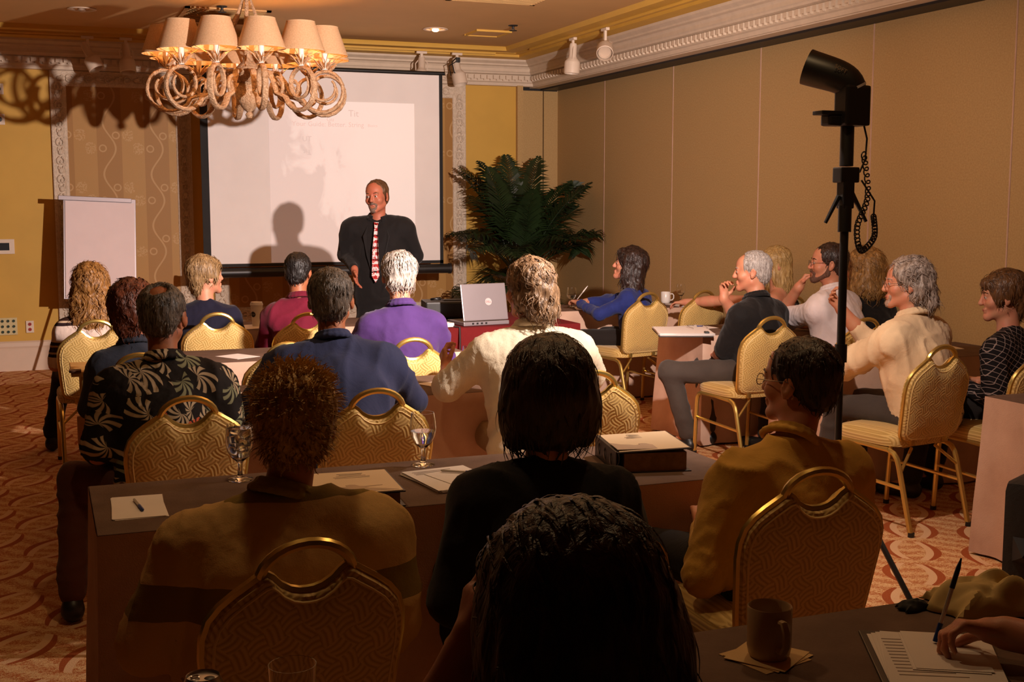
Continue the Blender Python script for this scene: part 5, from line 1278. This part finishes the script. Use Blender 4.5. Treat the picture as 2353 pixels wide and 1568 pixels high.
        if sleeves in ('short', 'none', 'mid'): hh.cap(e, e*0.45+wr*0.55, 0.042*(0.8+0.2*w), 0.037, 0.02); hh.cap(e*0.6+wr*0.4, wr, 0.040*(0.8+0.2*w), 0.0255, 0.02)
        if sleeves in ('none',): hh.cap(S[q]+np.array([0, 0, -0.035]), e, 0.056, 0.042, 0.02)
        else: hh.cap(e*0.4+wr*0.6, wr, 0.030, 0.0245, 0.02)
        patches.append(hh.mesh())
    body = to_obj('body', patches, sk, t)
    # ---------- shirt
    if shirt_m is not None:
        sd = SDF(0.0115 if fine else 0.014); g = 0.012+loose; torso(sd, g)
        for q in (-1, 1):
            e, wr = AR[q]; ft = {'short': 0.88, 'mid': 1.0, 'long': 1.0, 'none': 0.0}[sleeves]
            if sleeves == 'none': continue
            p = S[q]+np.array([0, 0, -0.032]); sd.cap(p, p+(e-p)*ft, 0.062*(0.7+0.3*w)+loose, 0.056*(0.75+0.25*w)+loose, 0.035)
            if sleeves == 'long': sd.cap(e, e+(wr-e)*0.90, 0.050+loose*0.6, 0.036+loose*0.5, 0.025)
            if sleeves == 'mid': sd.cap(e, e+(wr-e)*0.45, 0.050+loose*0.6, 0.044+loose*0.5, 0.025)
        # open neck
        ax_ = (neck_top-nb); ax_ = ax_/np.linalg.norm(ax_)
        nr = 0.066*hs
        sd.cut(nb+ax_*0.085+np.array([0, 0.02, 0]), (nr*1.02, nr*1.12, 0.075), k=0.012)
        if bareshoulder: sd.cutbox(shc+np.array([0, 0.02, 0.09]), (0.4, 0.2, 0.10), k=0.02)
        V, Q = sd.mesh(); N = vnormals(V, Q)
        fo = np.zeros(len(V))
        W1 = wav(V*np.array([1.0, 1.0, 0.55]), seed, 34); W2 = wav(V*np.array([1.2, 1.0, 0.8]), seed+5, 85); W3 = wav(V, seed+8, 11)
        fo += np.maximum(0, 1-1.6*np.abs(W1))**1.5*0.013*np.clip(0.6+W3, 0.1, 1.4)+np.maximum(0, 1-2*np.abs(W2))*0.0045*np.clip(0.5-W3, 0, 1)+W3*0.004
        V = V+N*(fo*fold-0.004)[:, None]
        to_obj('shirt', [(V, Q)], shirt_m, t)
        if collar:
            cs = SDF(0.0065 if fine else 0.009); cc = nb+ax_*0.026; E1 = np.cross(ax_, [1, 0, 0]); E1 /= np.linalg.norm(E1); E2 = np.cross(ax_, E1)
            K = 16; pr = None
            for k in range(K+1):
                a = -2.5+5.0*k/K      # leave the front open
                p = cc+(-E1*0)+(E2*math.sin(a)*0.060+np.cross(E2, ax_)*(-math.cos(a))*0.064)*hs*1.05
                back = math.cos(a)
                p = p+np.array([0, 0, 0.0])+ax_*(0.012*back)
                if pr is not None: cs.cap(pr, p, 0.010, 0.010, 0.006); cs.cap(pr+(pr-cc)*0.22-ax_*0.020, p+(p-cc)*0.22-ax_*0.020, 0.0085, 0.0085, 0.014)
                pr = p
            to_obj('collar', [cs.mesh()], collar_m or shirt_m, t)
    # ---------- trousers and shoes
    td = SDF(0.015); tg = 0.012
    td.ell(hipc+np.array([0, -0.015, -0.03]), (0.168*w+0.016, 0.128*deep+0.016, 0.115), k=0.05)
    for q in (-1, 1):
        td.cap(HP[q]+np.array([0, 0, 0.0]), KN[q], 0.082*(0.7+0.3*w), 0.066, 0.05); td.cap(KN[q], FT[q]+np.array([0, 0, 0.03]), 0.064, 0.056, 0.035)
    V, Q = td.mesh(); N = vnormals(V, Q); V = V+N*((1-np.abs(wav(V*np.array([1, 1, 1.8]), seed+3, 16)))**2*0.010-0.003)[:, None]
    to_obj('trousers', [(V, Q)], trousers_m or BLACKM, t)
    for q in (-1, 1):
        f = FT[q]; sh = SDF(0.011); yv = np.array([q*0.02, 0.16, 0]); g = np.array([f[0], f[1], 0.0])
        sh.cap(g+np.array([0, -0.02, 0.045]), g+yv+np.array([0, 0, 0.034]), 0.043, 0.033, 0.02); sh.cap(g+np.array([0, -0.02, 0.06]), g+np.array([0, 0.0, 0.095]), 0.038, 0.036, 0.02); sh.cutbox(g+np.array([0, 0.05, -0.10]), (0.2, 0.3, 0.10), k=0.004)
        to_obj('shoe', [sh.mesh()], shoe_m or BLACK, t)
    # ---------- hair
    if hair:
        hs_ = hair_sdf(hair, 0.0068 if fine else 0.0085, hsx); V, Q = hs_.mesh(); N = vnormals(V, Q)
        a = STRAND[hair][3]; sd_ = hairseed or seed*3+1
        sc_ = np.array([1.0, 1.0, 0.35])
        V2 = V+N*((1-np.abs(wav(V*sc_, sd_, 120)))*0.0045+wav(V*sc_, sd_+2, 240)*0.002+(a > 0.01)*wav(V, sd_+3, 70)*0.007+(a > 0.02)*(1-np.abs(wav(V, sd_+4, 110)))*0.008-0.003)[:, None]
        parts = [(V2, Q)]; ss = strands(V2, N, hair, sd_, 1.0 if fine else 0.6)
        if ss is not None and len(ss[0]): parts.append(ss)
        parts = [(P @ HU.T+hp, q) for P, q in parts]
        to_obj('hair', parts, hcol, t)
    # ---------- face details
    if full:
        for q in (-1, 1):
            p = hp+HU @ np.array([q*0.032, 0.0875, 0.004]); e_ = MB().sphere(p, 0.0118*hs, 12, 8).build('eye', EYEW, t)
            d = HU @ np.array([0, 1, 0]); MB().sphere(p+d*0.0062, 0.0070*hs, 10, 6).build('iris', EYEI, e_)
            MB().tube([Vector(hp+HU @ np.array(v)) for v in ((q*0.052, 0.084, 0.026), (q*0.036, 0.099, 0.031), (q*0.018, 0.101, 0.027))], [0.0018, 0.0042, 0.0028], 5).build('eyebrow', hcol if hcol else BLACKM, t)
        MB().tube([Vector(hp+HU @ np.array(v)) for v in ((-0.021, 0.0935, -0.0655), (-0.010, 0.1015, -0.0630), (0.0, 0.1025, -0.0640), (0.010, 0.1015, -0.0630), (0.021, 0.0935, -0.0655))], [0.001, 0.0036, 0.004, 0.0036, 0.001], 6).build('lips', LIP, t)
    if beard:
        b = SDF(0.0038)
        if 'm' in beard: b.cap((-0.026, 0.093, -0.058), (0.0, 0.104, -0.049), 0.0065, 0.0085, 0.006); b.cap((0.026, 0.093, -0.058), (0.0, 0.104, -0.049), 0.0065, 0.0085, 0.006)
        if 'g' in beard: b.ell((0, 0.086, -0.102), (0.023, 0.021, 0.021), k=0.01); b.cap((-0.027, 0.084, -0.062), (-0.014, 0.086, -0.097), 0.009, 0.013, 0.012); b.cap((0.027, 0.084, -0.062), (0.014, 0.086, -0.097), 0.009, 0.013, 0.012)
        if 'f' in beard:
            for q in (-1, 1): b.cap((q*0.066, 0.004, -0.025), (q*0.058, 0.010, -0.062), 0.012, 0.018, 0.01); b.cap((q*0.058, 0.010, -0.062), (q*0.012, 0.078, -0.104), 0.020, 0.022, 0.01)
        V, Q = b.mesh(); V = V+vnormals(V, Q)*(wav(V, seed+9, 300)*0.0015)[:, None]; to_obj('beard', [(V @ HU.T+hp, Q)], BEARD.get(seed, hcol), t)
    if glass: glasses(hp, HU, t)
    return t
BEARD = {}
# ------------------------------------------------------------------ the people
def m_stripes(name, z0, period, bands):
    """horizontal knit stripes; bands: (position 0..1, colour)"""
    t = NT(name, 0.85, 0, 0.2); c = t.co(); x, y, z = t.sep(c)
    f = t.M('FRACT', t.M('DIVIDE', t.M('ADD', t.M('SUBTRACT', z, z0), t.M('MULTIPLY', t.noise(c, 5, 2), 0.02)), period))
    t.col(t.ramp(f, bands, 'CONSTANT')); t.bump(t.M('ADD', t.noise(c, 12, 3), t.M('MULTIPLY', t.noise(c, 300, 2), 0.12)), 0.3, 0.02); return t.m
def m_floral():
    """dark shirt printed with fan palm leaves"""
    t = NT('floral_shirt_print', 0.8, 0, 0.2); cx, cy, cz = t.sep(t.co('Object', (10, 10, 10)))
    cm = t.N('ShaderNodeCombineXYZ'); t.put(cm.inputs[0], t.M('ADD', cx, t.M('MULTIPLY', cy, 0.6))); t.put(cm.inputs[1], cz); c = cm.outputs[0]
    v = t.N('ShaderNodeTexVoronoi', voronoi_dimensions='2D'); t.put(v.inputs['Vector'], c); v.inputs['Scale'].default_value = 1.0
    d = t.N('ShaderNodeVectorMath', operation='SUBTRACT'); t.put(d.inputs[0], c); t.put(d.inputs[1], v.outputs['Position']); x, z, y = t.sep(d.outputs[0])
    rad = v.outputs['Distance']; wn = t.N('ShaderNodeTexWhiteNoise', noise_dimensions='3D'); t.put(wn.inputs[0], v.outputs['Position']); rv = wn.outputs['Value']
    ang = t.M('ADD', t.M('ARCTAN2', z, x), t.M('MULTIPLY', rv, 6.28)); bend = t.M('ADD', ang, t.M('MULTIPLY', rad, 1.1))
    st = t.M('SINE', t.M('MULTIPLY', bend, 10.0)); wid = t.M('SUBTRACT', t.M('MULTIPLY', rad, 1.3), 0.75)
    leaf = t.M('MULTIPLY', t.M('GREATER_THAN', st, wid), t.M('MULTIPLY', t.M('LESS_THAN', rad, t.M('ADD', 0.62, t.M('MULTIPLY', t.M('SINE', t.M('MULTIPLY', ang, 2.0)), 0.18))), t.M('GREATER_THAN', t.M('SINE', ang), -0.5)))
    dark = srgb(30, 24, 22); col = t.ramp(rv, [(0.0, srgb(206, 180, 146)), (0.35, srgb(150, 150, 116)), (0.60, srgb(214, 190, 156)), (0.86, srgb(226, 104, 66))], 'CONSTANT')
    shade = t.mix(t.M('MULTIPLY', t.M('ADD', st, 1.0), 0.25), dark, col)
    base = t.mix(t.M('MULTIPLY', leaf, 1.0), dark, t.mix(0.45, shade, col)); gx = t.M('LESS_THAN', t.M('FRACT', t.M('MULTIPLY', x, 0.0)), -1.0)
    t.col(base); t.bump(t.noise(t.co(), 14, 3), 0.25, 0.02); return t.m
def m_grid():
    t = NT('black_grid_knit', 0.85, 0, 0.2); c = t.co('Object', (34, 34, 34), (0.2, 0.55, 0.3)); x, y, z = t.sep(c)
    l1 = t.M('LESS_THAN', t.M('FRACT', t.M('ADD', x, t.M('MULTIPLY', z, 0.5))), 0.10); l2 = t.M('LESS_THAN', t.M('FRACT', t.M('SUBTRACT', z, t.M('MULTIPLY', x, 0.35))), 0.10)
    t.col(t.mix(t.M('MAXIMUM', l1, l2), srgb(22, 18, 20), srgb(146, 128, 122))); t.bump(t.M('MAXIMUM', l1, l2), 0.3, 0.004); return t.m
def m_tie():
    t = NT('patterned_tie_silk', 0.45, 0, 0.4); c = t.co('Object', (1, 1, 1)); x, y, z = t.sep(c)
    b = t.M('FRACT', t.M('MULTIPLY', z, 11.0)); n = t.noise(c, 85, 3)
    base = t.ramp(b, [(0.0, srgb(206, 196, 200)), (0.30, srgb(150, 20, 24)), (0.55, srgb(214, 200, 200)), (0.80, srgb(60, 10, 14))], 'CONSTANT')
    t.col(t.mix(t.M('GREATER_THAN', n, 0.53), base, t.ramp(t.noise(c, 40, 2), [(0.45, srgb(176, 26, 26)), (0.55, srgb(228, 214, 210))], 'CONSTANT'))); return t.m

H = dict(
    brown=m_hair('brown_hair', srgb(52, 34, 22), srgb(104, 72, 46)), black=m_hair('black_hair', srgb(10, 8, 8), srgb(34, 28, 26)), darkbrown=m_hair('dark_brown_hair', srgb(22, 13, 10), srgb(58, 36, 28)),
    auburn=m_hair('auburn_hair', srgb(50, 22, 14), srgb(116, 60, 38)), curlyblond=m_hair('curly_brown_blond_hair', srgb(96, 60, 24), srgb(176, 126, 66)), saltpepper=m_hair('salt_and_pepper_hair', srgb(26, 22, 20), srgb(120, 108, 98), (110, 110, 24)),
    blondbrown=m_hair('blond_brown_hair', srgb(106, 80, 48), srgb(170, 138, 96)), white=m_hair('silver_white_hair', srgb(104, 94, 86), srgb(196, 186, 176)), sandgrey=m_hair('sandy_grey_hair', srgb(64, 44, 30), srgb(160, 128, 96)),
    sandy=m_hair('sandy_spiky_hair', srgb(150, 112, 58), srgb(226, 182, 108), (90, 90, 40), 0.5), grey=m_hair('short_grey_hair', srgb(120, 110, 104), srgb(190, 182, 176), (130, 130, 30)), greycurl=m_hair('grey_brown_curls', srgb(82, 66, 56), srgb(176, 158, 146)),
    fair=m_hair('fair_hair', srgb(140, 106, 56), srgb(206, 172, 112)), honey=m_hair('honey_blond_hair', srgb(104, 70, 32), srgb(186, 142, 84)), chestnut=m_hair('chestnut_hair', srgb(60, 36, 18), srgb(112, 74, 40)))
BEARD[1] = m_hair('grey_goatee', srgb(92, 66, 54), srgb(132, 108, 94), (200, 200, 90)); BEARD[19] = m_hair('white_stubble', srgb(150, 116, 98), srgb(196, 168, 150), (200, 200, 90)); BEARD[17] = m_hair('dark_stubble', srgb(80, 52, 40), srgb(116, 78, 60), (200, 200, 90))
GREYTR = m_cloth('grey_trouser_cloth', srgb(66, 57, 51)); KHAKI = m_cloth('khaki_trouser_cloth', srgb(150, 124, 88)); DARKTR = m_cloth('dark_trouser_cloth', srgb(34, 28, 26)); NAVYTR = m_cloth('navy_trouser_cloth', srgb(30, 32, 48)); BROWNTR = m_cloth('brown_trouser_cloth', srgb(84, 46, 30))
SUIT = m_cloth('black_suit_wool', srgb(17, 13, 13), bump=0.2)

# the presenter
p1 = person('standing presenter in a black suit and red patterned tie, hand held out', (2.425, 9.17), rot=158, lean=1, zt=1.775, w=1.10, hyaw=-16, hpitch=-2, hroll=4, hair='buzz', hcol=H['brown'], skin='worn', shirt_m=SUIT, trousers_m=SUIT, sleeves='long',
    armR=((0.265, -0.05, 1.20), (0.16, 0.19, 1.10)), armL=((-0.275, -0.08, 1.20), (-0.19, 0.10, 1.02)), handR=dict(d=(-0.15, 0.35, -0.80), n=(-1, 0.2, 0), curl=0.22, spread=0.12, thumb=0.0), standing=True, beard='mg', seed=1, collar=True, loose=0.010, sh_w=0.195, fold=0.6, pad=0.035)
TIE = m_tie()
fr = 0.128
tie = MB()
tie.prism([(-0.018, 1.458), (0.018, 1.458), (0.011, 1.425), (0.022, 1.25), (0.029, 1.05), (0.0, 1.0), (-0.029, 1.05), (-0.022, 1.25), (-0.011, 1.425)], 0.0, 0.014, lambda u, v, q: (u, 0.076+q+0.098*min(1, max(0, (1.47-v)/0.16))**0.7, v)).build('tie', TIE, p1, smooth=False)
for s in (-1, 1): MB().prism([(s*0.010, 1.485), (s*0.058, 1.465), (s*0.100, 1.35), (s*0.070, 1.20), (s*0.018, 1.02)], 0.0, 0.008, lambda u, v, q: (u, 0.064+q+0.098*min(1, max(0, (1.47-v)/0.16))**0.7-abs(u)*0.16, v)).build('lapel', SUIT, p1, smooth=False)

# back rows of the left block
m = m_stripes('striped_knit', 0.58, 0.20, [(0.0, srgb(226, 206, 194)), (0.42, srgb(46, 30, 30)), (0.52, srgb(206, 180, 150)), (0.58, srgb(60, 36, 28)), (0.74, srgb(190, 160, 120)), (0.80, srgb(40, 26, 24)), (0.9, srgb(226, 206, 194))])
person('woman with long curly blond brown hair in a striped top', (0.285, 8.05), rot=-8, lean=8, zt=1.205, w=0.95, hyaw=-6, hair='long_curly', hcol=H['curlyblond'], shirt_m=m, trousers_m=DARKTR, sleeves='short', full=True, seed=2, collar=False, kneeL=('w', 0.11, 8.36, 0.53), footL=('w', 0.02, 8.38, 0.09))
person('woman with short blond brown hair in a navy sweater, head turned right', (1.005, 8.22), rot=-12, lean=12, zt=1.25, w=0.92, hyaw=-58, hpitch=4, hair='bowl', hcol=H['blondbrown'], shirt_m=m_cloth('navy_knit', srgb(22, 21, 42)), trousers_m=NAVYTR, sleeves='long', seed=3, collar=False)
person('man with short black hair in a maroon shirt', (1.60, 8.12), rot=-8, lean=10, zt=1.265, w=0.98, hyaw=-14, hpitch=-6, hair='short', hcol=H['black'], skin='tan', shirt_m=m_cloth('maroon_shirt', srgb(104, 18, 42)), trousers_m=DARKTR, sleeves='long', seed=4)
person('woman with tousled auburn hair in a dark denim jacket', (0.415, 6.30), rot=-5, lean=9, zt=1.205, w=0.92, hyaw=-18, hair='tousled', hcol=H['auburn'], shirt_m=m_cloth('dark_denim', srgb(44, 48, 60), bump=0.35), trousers_m=NAVYTR, sleeves='long', seed=5, full=True)
person('man with grey hair and a bald spot in a dark floral shirt', (0.435, 4.93), rot=-6, lean=10, zt=1.29, w=1.08, deep=1.1, hyaw=-14, hpitch=-4, hair='bald_spot', hcol=H['saltpepper'], skin='tan', shirt_m=m_floral(), trousers_m=BROWNTR, sleeves='short', arms='lap', seed=6, loose=0.012, hsx=1.05,
    kneeL=('w', 0.09, 5.05, 0.52), footL=('w', 0.06, 4.88, 0.09))
person('big man with dark greying hair in a navy blue shirt', (1.115, 4.98), rot=-4, lean=22, zt=1.335, w=1.22, deep=1.2, hyaw=-12, hpitch=4, hair='short', hcol=H['saltpepper'], skin='tan', shirt_m=m_cloth('navy_blue_shirt', srgb(40, 46, 78)), trousers_m=NAVYTR, sleeves='short', arms='wide', seed=7, loose=0.012, hsx=1.06)
person('white haired man in a purple shirt', (1.845, 6.52), rot=-3, lean=14, zt=1.33, w=1.05, hyaw=-6, hpitch=-3, hair='grey_flow', hcol=H['white'], skin='ruddy', shirt_m=m_cloth('purple_shirt', srgb(66, 40, 96)), trousers_m=DARKTR, sleeves='long', seed=8, hsx=1.05)
person('large man with sandy grey curls in a white shirt seen from behind', (2.03, 5.06), rot=-2, lean=15, zt=1.345, w=1.25, deep=1.15, hyaw=18, hpitch=-2, hair='mullet', hcol=H['sandgrey'], skin='ruddy', shirt_m=m_cloth('white_oxford_shirt', srgb(226, 214, 190), bump=0.4), trousers_m=KHAKI, sleeves='mid', seed=9, loose=0.014, hsx=1.05,
    armL=('w', (1.66, 5.10, 0.80), (1.735, 5.33, 0.85)), handL=dict(d=(-0.05, 0.6, 0.75), n=(1, 0.1, 0), curl=0.55, thumb=0.3), armR=((0.36, 0.28, 0.80), (0.20, 0.52, 0.79)))
# near row
m = m_stripes('striped_polo_knit', 0.60, 0.25, [(0.0, srgb(204, 164, 104)), (0.30, srgb(132, 106, 50)), (0.62, srgb(204, 164, 104))])
person('man with spiky sandy hair in a tan and olive striped polo', (0.56, 2.92), rot=-4, lean=8, zt=1.20, w=1.26, deep=1.15, hx=0.07, hyaw=-10, hpitch=-2, hair='spiky', hcol=H['sandy'], skin='ruddy', shirt_m=m, trousers_m=KHAKI, sleeves='short', arms='lap', collar_m=m_cloth('olive_collar', srgb(150, 126, 40)), seed=10, loose=0.014, hsx=1.08)
person('woman with a dark chin length bob in a black top', (1.255, 2.99), rot=-2, lean=9, zt=1.22, w=1.12, hx=0.035, hyaw=-4, hair='bob', hcol=H['darkbrown'], shirt_m=m_cloth('black_knit_top', srgb(20, 16, 16)), trousers_m=DARKTR, sleeves='long', arms='lap', seed=11, collar=False, hsx=1.05)
person('balding man with glasses in a mustard shirt', (2.09, 3.04), rot=4, lean=7, zt=1.205, w=1.16, hx=0.11, hyaw=22, hpitch=2, hair='short', hcol=H['darkbrown'], skin='ruddy', shirt_m=m_cloth('mustard_shirt', srgb(198, 150, 64)), trousers_m=DARKTR, sleeves='long', arms='lap', glass=True, seed=13, loose=0.01, kneeL=(-0.22, 0.42, 0.53), footL=(-0.24, 0.44, 0.09))
person('nearest person with dark hair bowed forward in black', (0.605, 1.36), rot=0, lean=20, zt=1.195, w=1.02, hyaw=6, hpitch=-22, hair='bob', hcol=H['darkbrown'], skin='ruddy', shirt_m=MATS['black_knit_top'], trousers_m=DARKTR, sleeves='short', seed=12, collar=False, glass=True,
    armL=('w', (0.40, 1.52, 0.80), (0.50, 1.47, 1.02)), handL=dict(d=(0.25, 0.1, 0.9), n=(1, 0, 0), curl=0.4))
# right block
p14 = person('woman with long dark hair in a blue sweater holding a pen', (4.33, 8.66), rot=40, lean=10, zt=1.235, w=0.95, hyaw=24, hpitch=12, hair='long', hcol=H['darkbrown'], skin='fair', shirt_m=m_cloth('royal_blue_knit', srgb(36, 48, 112)), trousers_m=DARKTR, sleeves='long', seed=14, collar=False,
    armR=('w', (4.30, 9.00, 0.80), (4.17, 9.08, 0.80)), handR=dict(d=(-0.8, 0.3, 0.1), n=(-0.3, 0, -1), curl=0.55), armL=('w', (4.05, 8.60, 0.74), (4.02, 8.92, 0.80)))
person('grey haired man in a black polo shirt, hand at his chin', (4.215, 6.68), rot=22, lean=5, zt=1.295, w=1.08, deep=1.1, hyaw=34, hpitch=-2, hair='receding', hcol=H['grey'], skin='ruddy', shirt_m=m_cloth('black_polo', srgb(18, 15, 15)), trousers_m=GREYTR, sleeves='short', seed=15, loose=0.01,
    armR=('w', (4.33, 6.98, 0.80), (4.16, 6.93, 0.985)), handR=dict(d=(-0.10, -0.10, 0.95), n=(-0.3, -0.9, 0), curl=0.62), armL=('w', (4.02, 6.70, 0.655), (4.10, 6.90, 0.62)), kneeL=('w', 3.74, 6.88, 0.53), footL=('w', 3.86, 6.84, 0.10), kneeR=(0.02, 0.46, 0.53), footR=(0.02, 0.42, 0.09), shoe_m=BLACK)
person('woman with long fair hair in a dark sleeveless top reaching left', (5.15, 7.86), rot=35, lean=10, zt=1.265, w=0.92, hyaw=46, hair='long_fair', hcol=H['fair'], skin='fair', shirt_m=m_cloth('dark_sleeveless_top', srgb(34, 26, 24)), trousers_m=DARKTR, sleeves='none', seed=16, collar=False, bareshoulder=True,
    armL=('w', (4.92, 8.12, 0.86), (4.70, 8.40, 0.83)), armR=('w', (5.15, 8.15, 0.80), (5.0, 8.3, 0.82)))
person('man in a white polo shirt with glasses and chin stubble, fist at his chin', (4.66, 6.50), rot=26, lean=15, zt=1.345, w=1.12, deep=1.12, hyaw=38, hpitch=3, hair='short', hcol=H['darkbrown'], skin='ruddy', shirt_m=m_cloth('white_polo', srgb(232, 220, 224)), trousers_m=DARKTR, sleeves='short', seed=17, glass=True, beard='fmg', loose=0.012,
    armL=('w', (4.60, 6.99, 0.80), (4.575, 6.69, 1.065)), handL=dict(d=(0.35, -0.25, 0.6), n=(0.2, -0.9, -0.5), curl=0.85, thumb=0.2), armR=('w', (4.92, 6.85, 0.80), (4.75, 7.10, 0.79)))
person('blonde woman in black by the partition seen from behind', (5.05, 6.66), rot=8, lean=9, zt=1.285, w=0.92, hyaw=10, hair='shoulder', hcol=H['honey'], shirt_m=m_cloth('black_jacket', srgb(24, 22, 24)), trousers_m=DARKTR, sleeves='long', seed=18, collar=False)
p19 = person('man with grey curls, glasses and white stubble in a cream shirt, hand raised', (4.165, 5.13), rot=20, lean=12, zt=1.315, w=1.18, deep=1.12, hyaw=42, hpitch=0, hair='mullet', hcol=H['greycurl'], skin='ruddy', shirt_m=m_cloth('cream_shirt', srgb(226, 196, 158), bump=0.4), trousers_m=GREYTR, sleeves='mid', seed=19, glass=True, beard='g', loose=0.014,
    armR=('w', (4.22, 5.48, 0.84), (4.06, 5.53, 1.03)), handR=dict(d=(-0.45, 0.2, 0.55), n=(-0.2, -0.7, 0.3), curl=0.45, spread=0.2, thumb=0.1), armL=('w', (3.90, 5.28, 0.76), (4.05, 5.52, 0.80)))
MB().tube([(0.205*math.cos(a), -0.015+0.158*math.sin(a), 0.625) for a in [k*math.pi/14 for k in range(28)]], 0.017, 6, closed=True, sx=0.35).build('belt', BLACK, p19)
person('woman with short chestnut hair in a black grid sweater', (4.68, 5.0), rot=24, lean=8, zt=1.245, w=0.98, hyaw=34, hpitch=-4, hair='bowl', hcol=H['chestnut'], skin='fair', shirt_m=m_grid(), trousers_m=DARKTR, sleeves='long', seed=20, collar=False, arms='lap', loose=0.006)
person('person at the right picture edge writing with a pen, only forearm in view', (2.16, 1.30), rot=14, lean=9, zt=1.30, w=1.05, hpitch=-16, hair='short', hcol=H['brown'], skin='ruddy', shirt_m=m_cloth('grey_blue_shirt', srgb(120, 122, 132)), trousers_m=DARKTR, sleeves='short', seed=21,
    armL=('w', (1.86, 1.44, 0.80), (1.690, 1.755, 0.80)), handL=dict(d=(-0.62, 0.62, 0.10), n=(-0.45, 0.1, -0.85), curl=0.62, thumb=0.6, mx=1), armR=((0.30, 0.20, 0.80), (0.12, 0.42, 0.79)))
def held_pen(label, a, b, cap):
    a, b = Vector(a), Vector(b); t = thing('pen', label, 'pen', a); d = b-a
    MB().tube([Vector((0, 0, 0)), d*0.04, d*0.66], [0.0012, 0.004, 0.0043], 8).build('barrel', simple('clear_pen_barrel', srgb(190, 180, 170), 0.25), t)
    MB().tube([d*0.64, d*0.88, d], [0.0052, 0.0048, 0.0015], 8).build('cap', cap, t)
    MB().tube([Vector((0, 0, 0)), d*0.22], [0.0052, 0.0052], 8).build('grip', simple('blue_pen_cap', srgb(30, 60, 130), 0.35), t)
held_pen('pen held upright by the writing hand at the right edge', (1.612, 1.862, 0.757), (1.668, 1.862, 0.920), BLACK)
held_pen('white pen held by the woman in blue', (4.06, 9.10, 0.79), (4.16, 9.06, 0.93), CERAMIC)
